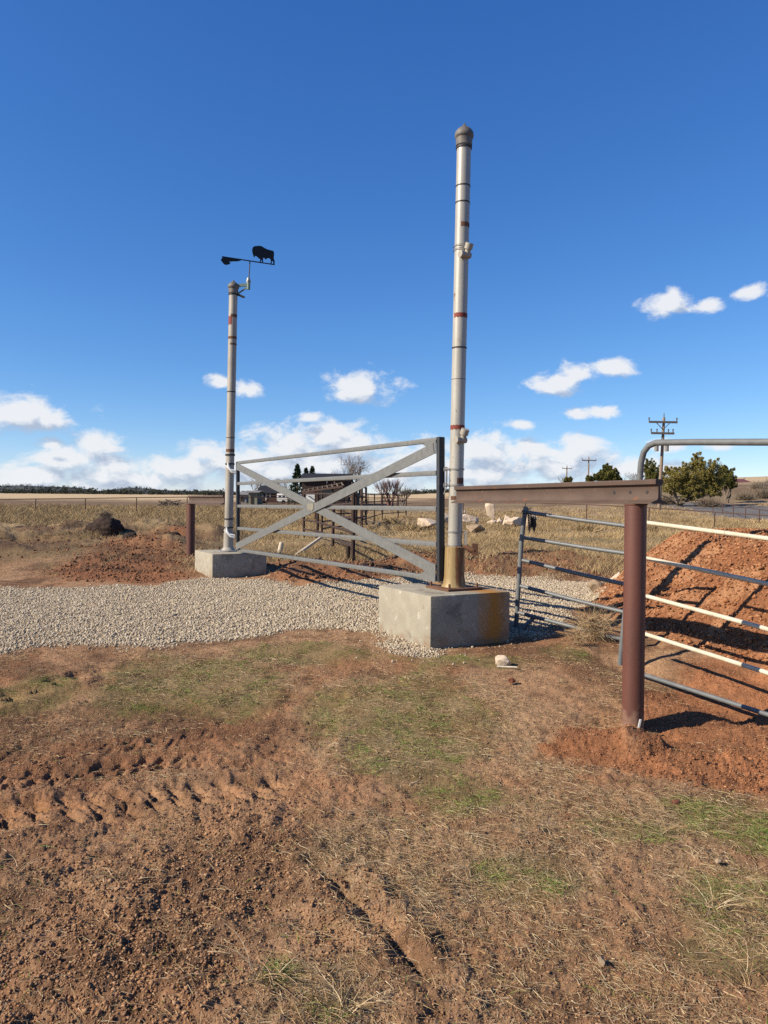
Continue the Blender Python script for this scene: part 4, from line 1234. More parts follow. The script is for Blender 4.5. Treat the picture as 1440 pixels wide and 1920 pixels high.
px_ = [-220, -125, -29, 67, 160, 256, 351, 451, 552, 640]
pp, tz = row(px_, [938, 937.5, 937, 935.5, 934.5, 933, 932, 932, 933, 933], [51, 51.5, 52, 52.5, 53, 53.5, 54, 54.5, 55, 55.5])
fence('long thin rusted pipe fence across the dry field at left', pp, tz, .035, M['fence'])
px_ = [688, 718, 761, 830, 869, 985, 1100, 1217, 1340, 1475]
pp, tz = row(px_, [936, 935, 935, 936, 938, 943, 946, 952, 960, 969], [66, 62, 58, 54, 51, 47, 43, 39, 35.5, 32])
fence('thin pipe fence running from behind the gate towards the right, in front of the junipers', pp, tz, .032, M['fence'])
px_ = [1236, 1247, 1257, 1266, 1278, 1291, 1304, 1320, 1337, 1355, 1375, 1398, 1424, 1456]
pp, tz = row(px_, [936, 937, 937, 937, 938, 938, 938.5, 939, 940, 944, 947.5, 951, 955, 961], [112, 107, 101, 96, 91, 86, 81, 75, 69, 63.5, 58.5, 53.5, 48.5, 43.5])
fence('darker pipe fence along the paved road at right', pp, tz, .035, M['fence'])
# wooden posts up on the slope
root = None
pp, tz = row([1340, 1350, 1357, 1362, 1372, 1390, 1417], [924, 923, 921, 920, 924, 923, 922], [128, 127, 126, 125.5, 124, 122, 118])
fence('old timber post fence on the slope above the road', pp, tz, .10, M['wood_pole'], (.85, .5))

# corral beyond the gate
def corral(label, posts, h, n, r=.035):
    """posts: (px, D)"""
    P = [at(a, 940, d) for a, d in posts]
    base = (P[0][0], P[0][1], zat(P[0][0], P[0][1]))
    root = thing('corral_panel', label, 'corral panel', base, 'rusted pipe panels of the corral')
    for i, p in enumerate(P):
        zb = zat(p[0], p[1])
        MB().tube([(p[0], p[1], zb - .1), (p[0], p[1], zb + h)], r, 8).build('post', M['corral'], root)
        if i:
            q = P[i - 1]; zq = zat(q[0], q[1])
            for k in range(n):
                t = (h - .05) * (1 - k / n)
                MB().tube([(q[0], q[1], zq + t), (p[0], p[1], zb + t)], r * .75, 6).build('rail', M['corral'], root)


corral('nearest rusted corral panel, its corner post just beyond the gravel', [(663, 14.2), (625, 18.5), (596, 21.5), (570, 23)], 1.42, 5, .04)
corral('low inner corral panel behind the crossing of the gate braces', [(604, 24), (624, 26), (664, 28)], 1.45, 6)
corral('corral panel farther back with close set uprights', [(500, 62), (540, 60), (575, 58), (598, 56), (612, 50), (628, 46), (645, 42), (660, 38)], 1.5, 5)
corral('tall narrow corral chute with thick posts', [(661, 30), (668, 30.5), (678, 34), (686, 38)], 1.95, 4, .06)
corral('corral panel with four rails right of the tall chute', [(680, 33), (702, 41), (717, 45), (747, 50), (762, 53)], 1.62, 4)
corral('far corral panel of dense rails by the reddish shrub', [(640, 62), (662, 62), (690, 63), (715, 64), (745, 66)], 1.7, 5)
# sloping roof frame over the chute
a, b = at(568, 923, 40), at(645, 912, 36)
root = thing('loading_shelter', 'rusty sloping beam on posts with a pale panel below, beyond the gate braces', 'shelter', (a[0], a[1], zat(a[0], a[1])))
MB().bar(a, b, .14, .10).build('beam', M['corral'], root)
a2, b2 = at(572, 919, 44), at(640, 906, 40)
MB().bar(a2, b2, .14, .08).build('beam', M['corral'], root)
for k in range(9):
    t = k / 8; p = a + (b - a) * t; q = a2 + (b2 - a2) * t + np.array([0, 0, .03])
    MB().bar(p, q, .05, .06).build('purlin', M['bark'], root)
for px0, D in ((570, 40), (592, 39), (640, 36.3)):
    p = at(px0, 930, D); top = a + (b - a) * ((px0 - 568) / 77)
    MB().bar((p[0], p[1], zat(p[0], p[1]) - .1), (p[0], p[1], top[2]), .10, .10, (1, 0, 0)).build('post', M['corral'], root)
c = at(582, 937, 40.5); MB().box(c, np.array([.24, 0, 0]), np.array([0, .04, 0]), np.array([0, 0, .20])).build('pale_panel', M['white'], root)

# ------------------------------------------------------------------ farm buildings, far beyond the gate
def gable(name, label, cat, px0, px1, D, ybase, yeave, yridge, depth, wall, roof, along=True, openings=()):
    p0, p1 = at(px0, ybase, D), at(px1, ybase, D)
    zb = min(zat(p0[0], D), zat(p1[0], D)) - .3
    ze, zr = at(px0, yeave, D)[2], at((px0 + px1) / 2, yridge, D + depth / 2)[2]
    c = (p0 + p1) / 2; root = thing(name, label, cat, (c[0], D + depth / 2, zb))
    hx = (p1[0] - p0[0]) / 2
    mb = MB(); mb.box((c[0], D + depth / 2, (zb + ze) / 2), (hx, 0, 0), (0, depth / 2, 0), (0, 0, (ze - zb) / 2))
    ov = .4
    if along:     # ridge runs across the view
        mb.add([(c[0] - hx, D, ze), (c[0] - hx, D + depth, ze), (c[0] - hx, D + depth / 2, zr), (c[0] + hx, D, ze), (c[0] + hx, D + depth, ze), (c[0] + hx, D + depth / 2, zr)], [(0, 1, 2), (3, 5, 4)])
        mb.build('wall', wall, root, smooth=False)
        sl = (zr - ze) / (depth / 2); r2 = MB()
        for s in (-1, 1):
            yo = D + depth / 2 + s * (depth / 2 + ov); zo = ze - sl * ov
            r2.bar((c[0], yo, zo + .1), (c[0], D + depth / 2, zr + .1), 2 * hx + 2 * ov, .14)
        r2.build('roof', roof, root, smooth=False)
    else:
        mb.add([(c[0] - hx, D, ze), (c[0] + hx, D, ze), (c[0], D, zr), (c[0] - hx, D + depth, ze), (c[0] + hx, D + depth, ze), (c[0], D + depth, zr)], [(0, 1, 2), (3, 5, 4)])
        mb.build('wall', wall, root, smooth=False)
        sl = (zr - ze) / hx; r2 = MB()
        for s in (-1, 1):
            r2.bar((c[0] + s * (hx + ov), D + depth / 2, ze - sl * ov + .1), (c[0], D + depth / 2, zr + .1), depth + 2 * ov, .14)
        r2.build('roof', roof, root, smooth=False)
    for (nm, qx0, qx1, qy0, qy1, m) in openings:
        a, b = at(qx0, qy0, D - .04), at(qx1, qy1, D - .04)
        MB().box(((a[0] + b[0]) / 2, D - .04, (a[2] + b[2]) / 2), ((b[0] - a[0]) / 2, 0, 0), (0, .05, 0), (0, 0, abs(a[2] - b[2]) / 2)).build(nm, m, root, smooth=False)
    return root


b = gable('barn', 'big dark brown barn with a low roof below the evergreens', 'barn', 566, 652, 105, 941, 901, 890, 9, M['barn_wall'], M['barn_roof'], True,
          [('door', 574, 592, 924, 942, M['white']), ('door', 600, 622, 912, 942, M['glass']), ('window', 612, 614, 902, 906, M['white']), ('window', 626, 628, 902, 906, M['white'])])
gable('house', 'low dark farmhouse with a spreading roof left of the trailer', 'house', 484, 520, 128, 941, 925, 912, 9, M['brick'], M['barn_roof'], True,
      [('window', 490, 494, 928, 932, M['white']), ('window', 505, 508, 926, 932, M['white']), ('door', 498, 501, 925, 938, M['white'])])
gable('shed', 'small pale green shed with a flat grey roof in front of the farmhouse', 'shed', 466, 482, 112, 944, 924, 922, 5, M['shed_wall'], M['shed_roof'], True,
      [('door', 470, 474, 930, 944, M['barn_wall'])])
gable('outbuilding', 'small pale outbuilding just right of the farther gatepost', 'outbuilding', 447, 462, 122, 940, 928, 924, 5, M['shed_roof'], M['shed_roof'], True, [('door', 452, 456, 931, 940, M['barn_wall'])])
gable('hilltop_house', 'red roofed house on the hill crest at right', 'house', 1383, 1408, 165, 911, 905.5, 899.5, 9, M['brick'], mat('dark_red_roof', (.16, .055, .05), (.10, .035, .035), .8), True,
      [('window', 1387, 1389, 907, 909, M['glass']), ('window', 1395, 1397, 907, 909, M['glass'])])

# white stock trailer
D = 118
p0, p1 = at(519, 939, D), at(566, 939, D)
zb = zat(p0[0], D)
root = thing('stock_trailer', 'white stock trailer with a row of dark window slots, parked by the barn', 'trailer', ((p0[0] + p1[0]) / 2, D, zb))
zt = at(530, 925.5, D)[2]; hx = (p1[0] - p0[0]) / 2; cx = (p0[0] + p1[0]) / 2
MB().box((cx, D + 1.1, (zb + .35 + zt) / 2), (hx, 0, 0), (0, 1.1, 0), (0, 0, (zt - zb - .35) / 2)).build('body', M['white'], root, bevel=.08)
for k in range(6):
    MB().box((p0[0] + .45 + k * .62, D - .01, zt - .38), (.2, 0, 0), (0, .02, 0), (0, 0, .12)).build('window', M['glass'], root)
for k in (-.45, .45):
    MB().tube([(cx - .5 + k, D - .03, zb + .3), (cx - .5 + k, D + .22, zb + .3)], .32, 16).build('wheel', M['tyre'], root)
MB().bar((p1[0] - .1, D + 1.1, zb + .5), (p1[0] + 1.3, D + 1.1, zb + .5), .12, .12).build('drawbar', M['dark'], root)

# ------------------------------------------------------------------ power poles
def power_pole(label, px_t, py_t, px_b, D, arms, cans, r=.16):
    t = at(px_t, py_t, D); b = at(px_b, 900, D); zb = float(hbase(b[0], D)) - .3
    b = np.array([b[0], D, zb]); root = thing('power_pole', label, 'power pole', b, 'timber power poles')
    ax = (t - b) / np.linalg.norm(t - b)
    MB().tube([b, t], [r * 1.2, r * .75], 10).build('shaft', M['wood_pole'], root)
    for (y, x0, x1, ins, br) in arms:
        a0, a1 = at(x0, y, D - .2), at(x1, y + .8, D - .2); mid = (a0 + a1) / 2
        MB().bar(a0, a1, .16, .20).build('crossarm', M['arm'], root)
        for q in ins:
            p = a0 + (a1 - a0) * q
            MB().tube([p + np.array([0, 0, .06]), p + np.array([0, 0, .28]), p + np.array([0, 0, .42])], [.05, .06, .09], 8).build('insulator', M['arm'], root)
        if br:
            for s in (-1, 1): MB().bar(mid + (a1 - a0) * .26 * s, mid - np.array([0, 0, .75]), .05, .06).build('brace', M['arm'], root)
    MB().tube([t, t + np.array([0, 0, .45])], [.05, .03], 6).build('pin', M['arm'], root)
    for (x, y) in cans:
        c = at(x, y, D - .25)
        MB().tube([c - np.array([0, 0, .42]), c + np.array([0, 0, .42])], .2, 12).build('transformer', M['shed_roof'], root)


power_pole('tallest and nearest power pole with two crossarms and small transformers, behind the junipers', 1245, 783, 1236, 72, [(791, 1217, 1270, (0, .98), True), (812, 1221, 1264, (0, .25, .75, .95), False)], [(1231, 838), (1250, 838)])
power_pole('middle power pole with one crossarm, above the railroad rail', 1104, 858, 1103, 150, [(863, 1091.5, 1117.5, (0, 1), False)], [])
power_pole('smallest and farthest power pole with one crossarm', 1063, 874, 1062, 215, [(878, 1054, 1072, (0, 1), False)], [], .2)

# ------------------------------------------------------------------ trees
def leaf_cloud(name, m, parent, centres, radii, per, size, seed, squash=.8, fan=None):
    """many small leaf faces clustered in clumps"""
    rg = np.random.default_rng(seed); C = np.asarray(centres, float); n = len(C) * per
    c = np.repeat(C, per, 0); rr = np.repeat(np.asarray(radii, float), per)
    d = unit(rg.normal(size=(n, 3))); rad = rg.random(n) ** .45
    p = c + d * (rr * rad)[:, None] * np.array([1, 1, squash])
    a = unit(rg.normal(size=(n, 3)) * .8 + d * .7 + np.array([0, 0, .9])); b = unit(np.cross(a, rg.normal(size=(n, 3))))
    s = size * rg.uniform(.5, 1.25, n)[:, None]
    V = np.stack([p - b * s * .4, p + b * s * .4, p + a * s * 1.7 + b * s * .10, p + a * s * 1.65 - b * s * .10], 1).reshape(-1, 3)
    F = np.arange(n * 4).reshape(n, 4)
    return npmesh(name, V, F, m, parent)


def conifer(label, px, ytop, ybase, wpx, D, seed):
    t = at(px, ytop, D); zb = float(hbase(t[0], D)) - .2
    zbp = min(zb, at(px, ybase, D)[2]); H = t[2] - zbp; W = wpx * 1.35 / FPX * D / 2
    root = thing('spruce_tree', label, 'spruce tree', (t[0], D, zbp), 'evergreens behind the barn')
    MB().tube([(t[0], D, zbp), (t[0], D, zbp + H * .95)], [.22, .03], 8).build('trunk', M['bark'], root)
    rg = np.random.default_rng(seed); cs = []; rs = []
    for k in range(120):
        u = rg.random() ** .8; z = zbp + H * (.06 + .93 * u); R_ = W * (1 - u) ** .85 * rg.uniform(.45, 1.08) + .05
        a = rg.uniform(0, 6.28); cs.append((t[0] + R_ * math.cos(a), D + R_ * math.sin(a), z - R_ * .22)); rs.append((.16 * W * (1.35 - u) + .07) * rg.uniform(.5, 1.3))
    leaf_cloud('crown', M['needles'], root, cs, rs, 45, .16, seed, .6)


conifer('tallest dark spruce at the left end of the barn', 558, 871, 930, 30, 118, 1)
conifer('slim small dark spruce, middle of the three behind the barn', 574, 878, 915, 14, 122, 2)
conifer('ragged dark spruce with a flat top, right of the three behind the barn', 586, 876, 915, 22, 120, 3)
conifer('dark evergreen at the right end of the barn', 634, 893, 930, 26, 116, 4)


def branches(mb, p, d, L_, r, depth, rg, spread=.55, up=.25):
    """a crooked branch and its forks"""
    q = p; pts = [p]; dd = d
    for k in range(3):
        dd = dd + rg.normal(size=3) * .10 + np.array([0, 0, up * .12]); dd /= np.linalg.norm(dd); q = q + dd * L_ / 3; pts.append(q)
    mb.tube(pts, [r, r * .85, r * .72, r * .58], 5 if depth > 2 else 3, caps=False)
    if depth == 0: return
    for k in range(3 if depth > 1 else 4):
        nd = dd + rg.normal(size=3) * spread + np.array([0, 0, up]); nd /= np.linalg.norm(nd)
        branches(mb, pts[rg.integers(2, 4)], nd, L_ * rg.uniform(.6, .85), r * .55, depth - 1, rg, spread, up)


def bare_tree(name, label, cat, px, ybase, ytop, D, m, seed, stems=1, depth=5, spread=.5, group=None, lean=0., r0=None):
    t = at(px, ytop, D); x = t[0]; zb = min(float(hbase(x, D)), at(px, ybase, D)[2]) - .1
    H = t[2] - zb; rg = np.random.default_rng(seed)
    root = thing(name, label, cat, (x, D, zb), group)
    r = r0 or H * .028; tr = MB(); br = MB()
    for s in range(stems):
        d = np.array([rg.normal() * (.12 if stems == 1 else .35) + lean, rg.normal() * .15, 1.]); d /= np.linalg.norm(d)
        p0 = np.array([x + rg.normal() * .15 * (stems > 1), D, zb]); p1 = p0 + d * H * .22
        tr.tube([p0, (p0 + p1) / 2, p1], [r * 1.3, r, r * .8], 8)
        for k in range(3):
            nd = d + rg.normal(size=3) * spread * .8; nd[2] = abs(nd[2]); nd /= np.linalg.norm(nd)
            branches(br, p1, nd, H * .27, r * .6, depth - 2, rg, spread)
    tr.build('trunk', m, root); br.build('branches', m, root)


GB = 'bare winter trees around the farm'
bare_tree('bare_tree', 'large spreading bare tree right of the barn', 'bare tree', 670, 935, 842, 112, M['twig'], 31, 3, 6, .62, GB)
bare_tree('bare_tree', 'thin bare tree over the small green shed', 'bare tree', 477, 930, 884, 135, M['twig'], 32, 2, 5, .6, GB)
bare_tree('bare_tree', 'low bare tree behind the farmhouse roof', 'bare tree', 506, 930, 890, 140, M['twig'], 33, 2, 5, .6, GB)
bare_tree('bare_tree', 'grey bare tree between farmhouse and spruce', 'bare tree', 530, 930, 886, 145, M['twig'], 34, 2, 5, .6, GB)
bare_tree('red_shrub', 'reddish bare upright shrub beyond the right end of the gate', 'shrub', 733, 932, 892, 92, M['twig_red'], 35, 7, 5, .3)
bare_tree('grey_shrub', 'pale grey bare shrub right of the reddish one', 'shrub', 754, 932, 908, 95, M['twig'], 36, 5, 5, .4)
bare_tree('bare_tree', 'pale bare tree behind the dark round juniper', 'bare tree', 1140, 915, 868, 150, M['twig'], 37, 2, 5, .6, GB)
bare_tree('bare_tree', 'bare tree between the juniper and the pipe gate bow', 'bare tree', 1183, 915, 879, 130, M['twig'], 38, 3, 5, .55, GB)
bare_tree('bare_tree', 'small bare tree beside the farthest power pole', 'bare tree', 1055, 918, 889, 190, M['twig'], 39, 2, 5, .6, GB)
bare_tree('bare_tree', 'dark bare tree at the right edge below the hill crest', 'bare tree', 1436, 935, 892, 105, mat('dark_twigs', (.13, .10, .09), (.07, .06, .055), .95), 40, 3, 5, .5, GB)
bare_tree('bare_tree', 'small bare tree above the hilltop house', 'bare tree', 1396, 906, 890, 175, M['twig'], 41, 2, 4, .5, GB)


def juniper(label, lobes, px_t, D, m, ybase, seed, per=150, size=.075, limbs=True):
    """lobes: (px, py, half width px, half height px, depth offset m)"""
    p = at(px_t, ybase, D); zb = min(float(hbase(p[0], D)), p[2]) - .15
    root = thing('juniper_tree', label, 'juniper tree', (p[0], D, zb), 'junipers beside the road')
    rg = np.random.default_rng(seed); cs = []; rs = []; tr = MB(); k_ = D / FPX
    for (x, y, w, h, dd) in lobes:
        c = at(x, y, D) + np.array([0, dd, 0]); W, H = w * k_, h * k_
        n = int(16 + W * H * 34)
        for _ in range(n):
            d = unit(rg.normal(size=(1, 3)))[0]; q = rg.uniform(.35, 1.0)
            cs.append(c + d * np.array([W, W * .9, H]) * q); rs.append(min(W, H) * rg.uniform(.10, .30))
            if rg.random() < .35: cs.append(c + d * np.array([W, W * .9, H]) * rg.uniform(1.0, 1.18) + np.array([0, 0, .12])); rs.append(min(W, H) * rg.uniform(.05, .12))
        q0 = np.array([p[0], D, zb]); mid = (q0 + c) / 2 + rg.normal(size=3) * .25
        tr.tube([q0, q0 + np.array([rg.normal() * .12, rg.normal() * .1, .5]), mid, c], [.20, .17, .10, .04], 8)
    if limbs:
        for _ in range(9):
            a = rg.uniform(-3.3, .3); L_ = rg.uniform(1.2, 3.0); q0 = np.array([p[0], D, zb + .4])
            q1 = q0 + np.array([math.cos(a) * L_ * .6, math.sin(a) * L_ * .6, rg.uniform(.3, 1.0)]); q2 = q1 + np.array([math.cos(a) * L_ * .5, math.sin(a) * L_ * .5, rg.uniform(-.5, .4)])
            tr.tube([q0, q1, q2], [.07, .05, .015], 6)
    tr.build('trunk', M['bark'], root)
    leaf_cloud('crown', m, root, cs, rs, per, size, seed, 1.35)


juniper('large spreading juniper with pale bare trunk and a pointed top, beside the road fence', [(1268, 905, 28, 22, 0), (1300, 893, 34, 24, .3), (1310, 866, 12, 17, .2), (1338, 892, 24, 26, .4), (1290, 925, 22, 14, -.4), (1325, 915, 28, 20, 0), (1258, 892, 14, 16, .3)], 1272, 78, M['juniper'], 951, 51)
juniper('dark round juniper at the right of the large spreading one', [(1362, 898, 18, 20, 0), (1356, 886, 12, 14, 0), (1372, 908, 10, 10, .2)], 1364, 84, M['juniper_d'], 930, 52, limbs=False)
juniper('upright juniper behind the end of the railroad rail, left of the tall power pole', [(1222, 893, 15, 22, 0), (1218, 878, 11, 16, 0), (1228, 905, 16, 16, 0)], 1222, 96, M['juniper_d'], 925, 53, limbs=False)
juniper('dark conical juniper above the middle of the railroad rail', [(1141, 893, 17, 14, 0), (1139, 882, 9, 9, 0), (1156, 899, 9, 10, 0), (1124, 895, 9, 7, 0), (1108, 899, 9, 6, 0)], 1140, 118, M['juniper_d'], 920, 54, limbs=False, size=.14)
juniper('tiny dark juniper at the foot of the farthest power pole', [(1066, 903, 7, 7, 0)], 1066, 160, M['juniper_d'], 915, 55, limbs=False, size=.16)


def brush(label, px, py, wpx, hpx, D, m, seed, per=500, name='brush', cat='bush', group=None):
    p = at(px, py + hpx, D); c = at(px, py, D); k_ = D / FPX
    rg = np.random.default_rng(seed); n = per
    d = unit(rg.normal(size=(n, 3))); d[:, 2] = np.abs(d[:, 2]) + .15
    L_ = rg.uniform(.5, 1., n)[:, None]
    base = np.stack([np.full(n, p[0]), np.full(n, D), np.full(n, float(hbase(p[0], D)) - .05)], -1) + rg.normal(size=(n, 3)) * np.array([wpx * k_ * .35, .2, .0])
    ln = 2 * hpx * k_ * L_[:, 0]
    d = unit(d * np.array([wpx / max(hpx, 1) * .8, .8, 1.2]))
    V, F = strips(base, d, ln, np.full(n, .012 + .0008 * D * .35), rg.normal(0, .12, (n, 3)) * ln[:, None], seg=3, rg=rg)
    tag(npmesh(name, V, F, m, None, tuple(base.mean(0))), label, cat, group)


GBR = 'leafless brush by the road'
brush('grey leafless bush under the right side of the large juniper', 1330, 945, 24, 12, 77, M['brush'], 61, 900, group=GBR)
brush('brown rounded bush on the slope above the road', 1398, 931, 14, 11, 88, M['brush'], 62, 900, group=GBR)
brush('grey tangle of brush left of the large juniper trunk', 1246, 940, 20, 13, 82, M['brush'], 63, 900, group=GBR)
brush('pale brush at the right edge above the paved road', 1432, 935, 18, 14, 92, M['brush'], 64, 700, group=GBR)
brush('low brown brush on the slope beside the timber fence', 1420, 929, 12, 8, 112, M['brush'], 65, 500, group=GBR)

# ------------------------------------------------------------------ rocks
GR = 'pale sandstone boulders dumped beyond the gate'
def boulder(px0, px1, y0, y1, label, seed, m='sand', tilt=(0, 0, 0), dy=0., D=None, group=GR, dep=.8):
    p = gp((px0 + px1) / 2, y1) if D is None else at((px0 + px1) / 2, y1, D)[:2]
    D = p[1]; w = (px1 - px0) / FPX * D; h = (y1 - y0) / FPX * D
    zb = zat(p[0], D)
    c = np.array([p[0], D + w * .3, at((px0 + px1) / 2, (y0 + y1) / 2, D)[2]])
    tag(rock('boulder', M[m], c, (w, w * dep, h * 1.12), seed, rot=random.uniform(-.3, .3), tilt=tilt), label, 'boulder', group)


boulder(776, 822, 973, 993, 'long low pale boulder seen through the right end of the gate', 1)
boulder(826, 846, 963, 986, 'pale boulder mostly hidden behind the nearer gatepost', 2)
boulder(862, 901, 965, 984, 'rounded white boulder just right of the nearer gatepost', 3)
boulder(866, 914, 982, 1000, 'flat dark slab of rock with a shadowed underside', 4, 'sand_dark')
boulder(911, 931, 943, 982, 'tall pale slab of sandstone standing on end', 5, tilt=(0, -.28, 0), dep=.5)
boulder(914, 936, 974, 983, 'small pale stone at the foot of the standing slab', 6)
boulder(928, 944, 971, 985, 'small jagged pale stone right of the standing slab', 7)
boulder(942, 958, 968, 986, 'pointed pale stone in the middle of the rock pile', 8, tilt=(0, .5, 0))
boulder(946, 984, 971, 991, 'long leaning pale boulder left of the smaller pipe gate corner', 9, tilt=(0, -.25, 0))
boulder(982, 1008, 966, 990, 'blocky pale boulder behind the chain of the smaller pipe gate', 10)
boulder(862, 874, 957, 965, 'smallest pale stone, highest beside the nearer gatepost', 11)
GR2 = 'rocks at the foot of the red spoil heap'
boulder(1104, 1150, 1088, 1120, 'brown undercut rock at the left foot of the red spoil heap', 12, 'sand_dark', group=GR2)
boulder(1146, 1186, 1072, 1112, 'pale slab of rock behind the nearer red brown post', 13, 'sand', tilt=(.2, .2, 0), group=GR2)
boulder(1222, 1276, 1062, 1092, 'dark shaded rock half buried in the spoil heap', 14, 'spoil_and_shade', group=GR2, D=9.0)  # the beam's shadow on this rock is put into its near-black colour
boulder(1232, 1262, 1238, 1254, 'flat tan stone lying on the near slope of the spoil heap', 15, 'sand', group=GR2, D=7.0)
boulder(928, 960, 1230, 1250, 'small whitish stone on the grass before the rust streaked block', 16, 'sand', group='loose stones on the near ground')
boulder(954, 970, 1272, 1285, 'small dark red clod on the trampled ground', 17, 'clod_red', group='loose stones on the near ground')
boulder(1122, 1138, 1798, 1812, 'small brown stone on the bare soil near the bottom of the photo', 18, 'sand_dark', group='loose stones on the near ground')
boulder(1258, 1276, 1502, 1514, 'small brown lump of earth below the red mound', 19, 'clod_red', group='loose stones on the near ground')
boulder(1340, 1356, 1612, 1624, 'small grey stone in the grass at the right', 20, 'sand_dark', group='loose stones on the near ground')

# dark heaps on the left berm
GH = 'dark heaps of spoil on the left berm'
def heap(px0, px1, y0, y1, label, seed, D):
    w = (px1 - px0) / FPX * D; c = at((px0 + px1) / 2, y1, D); h = (y1 - y0) / FPX * D
    v, f = ico(5); rg = np.random.default_rng(seed)
    z0 = zat(c[0], D)
    q = v.copy()
    nz = fbm(v[:, 0] * 2.2 + seed, v[:, 1] * 2.2 + v[:, 2], 5, seed); n2 = fbm(v[:, 0] * 8 + seed, v[:, 1] * 8 + v[:, 2] * 6, 3, seed + 3)
    q = q * (1 + .22 * nz + .10 * n2)[:, None] * np.array([w / 2, w / 2.4, h])
    q = q + np.array([c[0], D, z0 - .05])
    tag(npmesh('spoil_heap', q, f, M['spoil_and_shade'], None, (c[0], D, z0)), label, 'heap', GH)


heap(166, 232, 985, 1012, 'largest dark heap of spoil on the left berm', 71, 21.0)
heap(228, 262, 1003, 1020, 'low dark heap right of the largest one', 72, 19.5)
heap(292, 345, 1002, 1022, 'long low dark heap nearest the farther red brown post', 73, 19.0)
heap(20, 62, 996, 1006, 'low dark hump at the far left of the berm', 74, 22.5)


def tumbleweed(px, py, wpx, D, m, label, n, seed, name='tumbleweed', wd=.004, cat='tumbleweed'):
    c = at(px, py, D); r = wpx / FPX * D; zg = zat(c[0], D); c[2] = max(c[2], zg + r * .6)
    rg = np.random.default_rng(seed)
    d = unit(rg.normal(size=(n, 3))); p0 = c + unit(rg.normal(size=(n, 3))) * (r * rg.random(n) ** .7 * .7)[:, None] * np.array([1, 1, .7])
    V, F = strips(p0, d, r * rg.uniform(.4, 1.0, n), np.full(n, wd), np.cross(d, rg.normal(size=(n, 3))) * r * .5, seg=4, rg=rg)
    V[:, 2] = np.maximum(V[:, 2], zg + .005)
    tag(npmesh(name, V, F, m, None, tuple(c)), label, cat)


tumbleweed(198, 968, 12, 30, M['brush'], 'brown rounded tumbleweed in the tan grass behind the largest dark heap', 700, 81, wd=.018)
tumbleweed(1112, 1206, 46, 7.5, M['straw'], 'tangled pale clump of dead weed by the foot of the smaller pipe gate', 800, 82, wd=.004)
tumbleweed(1085, 1222, 26, 7.2, M['straw'], 'low flattened wisp of dead weed left of the tangled clump', 260, 83, name='dead_weed', wd=.0035, cat='dead weed')
tumbleweed(1225, 1000, 14, 30, M['field'], 'pale tussock of dry grass right of the nearer red brown post', 400, 84, name='grass_tussock', wd=.016, cat='tussock')
for i, (px, py, w, D, lab) in enumerate(((1100, 985, 26, 28, 'wide tan bush of dry weed beyond the smaller pipe gate'), (1020, 990, 16, 26, 'tan dry bush just right of the chain'), (955, 990, 20, 30, 'brown dry bush below the pale boulders'),
                                         (770, 985, 28, 26, 'large reddish tan dry bush beyond the right half of the gate'), (640, 1000, 16, 21, 'small dry bush at the corral post'), (735, 975, 18, 33, 'dry bush behind the gate by the corral rails'))):
    p = gp(px, py + w * .4)
    brush(lab, px, py, w, w * .45, p[1], M['field'], 90 + i, 900, 'dry_bush', 'dry bush', 'dry bushes in the pasture')

# debris pile far left, leaning board, stake
D = 92
c = at(318, 940, D); zb = zat(c[0], D); mb = MB(); rg = np.random.default_rng(9)
for k in range(70):
    a = rg.uniform(-1.2, 1.2); L_ = rg.uniform(.5, 1.6); p = np.array([c[0] + rg.normal() * .55, D + rg.normal() * .4, zb + abs(rg.normal()) * .28])
    d = np.array([math.cos(a), rg.normal() * .4, rg.normal() * .25]); mb.tube([p - d * L_ / 2, p + d * L_ / 2], .05, 5)
tag(mb.build('branch_pile', M['bark'], loc=(c[0], D, zb)), 'dark pile of cut branches far out in the field at left', 'branch pile')
a, b = gxyz(553, 1042), at(604, 1006, 19.5)
tag(MB().bar(a, b, .05, .06).build('leaning_pole', M['stick'], loc=a), 'pale thin pole leaning among the weeds behind the gate', 'pole')
p = gxyz(524, 1038)
tag(MB().tube([p, p + np.array([.02, 0, .12]), p + np.array([.05, 0, .27])], [.06, .055, .05], 10).build('wooden_stump', M['stick'], loc=p), 'short pale wooden stub seen through the lower left of the gate', 'stump')
p = at(653, 1055, 14.6); zb = zat(p[0], p[1])
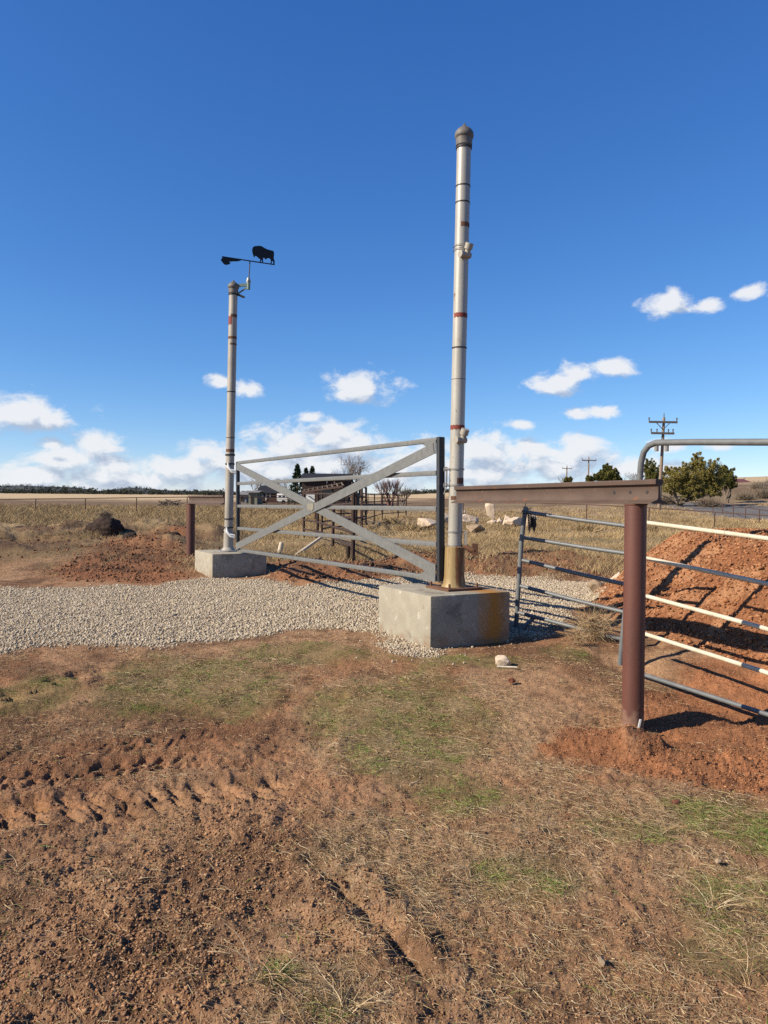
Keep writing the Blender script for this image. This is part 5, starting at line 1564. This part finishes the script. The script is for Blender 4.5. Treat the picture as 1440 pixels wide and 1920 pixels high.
tag(MB().tube([(p[0], p[1], zb - .1), (p[0] - .01, p[1], zb + .28)], .05, 10).build('pipe_stub', M['corral'], loc=(p[0], p[1], zb)), 'short rusty pipe stub beside the nearest corral post', 'pipe stub')
p = at(1195, 1375, PQ[1] - .085); q = at(1201, 1349, PQ[1] - .10)
tag(MB().bar(p, q, .012, .008, (0, -1, 0)).build('marker_stick', M['white'], loc=p), 'short white stick leaning on the foot of the nearer red brown post', 'stick')
p = at(932, 1240, gp(935, 1252)[1]); p[2] = zat(p[0], p[1]) + .012; q = p + np.array([.17, -.03, .0])
tag(MB().tube([p, q], .009, 8).build('bone_stick', M['stick'], loc=p), 'pale stick lying in front of the small whitish stone', 'stick')
# spilled stones round the block are part of the gravel; a few bent weeds stand in the foreground


def weed(px, py, n, hgt, seed, label, m='straw'):
    b = gxyz(px, py); rg = np.random.default_rng(seed)
    a = rg.uniform(0, 6.28, n); d = unit(np.stack([np.cos(a), np.sin(a), rg.uniform(.2, 1.6, n)], -1))
    base = b + np.stack([rg.normal(0, .03, n), rg.normal(0, .03, n), np.zeros(n)], -1)
    ln = hgt * rg.uniform(.5, 1.1, n)
    V, F = strips(base, d, ln, np.full(n, .0028), np.stack([np.cos(a + 1) * ln * .35, np.sin(a + 1) * ln * .35, -ln * .35], -1), seg=4, rg=rg)
    tag(npmesh('dead_weed', V, F, M[m], None, tuple(b)), label, 'dead weed', 'dead weeds in the foreground')


weed(505, 1850, 46, .20, 1, 'sprawling pale dead weed at the bottom left of centre')
weed(640, 1900, 70, .16, 2, 'wide pale grass clump at the bottom edge')
weed(650, 1720, 16, .20, 3, 'thin dead stalks standing on the bare soil near the bottom')
weed(1340, 1700, 60, .18, 4, 'matted pale weed at the right edge of the foreground')
weed(1240, 1560, 50, .20, 5, 'matted dead grass right of centre below the red mound')
weed(30, 1650, 14, .14, 6, 'small dead stalks at the left edge of the foreground')
weed(100, 1090, 14, .45, 7, 'pale dead stalk standing left beyond the gravel')
weed(1400, 1840, 40, .14, 8, 'dry grass clump in the bottom right corner')
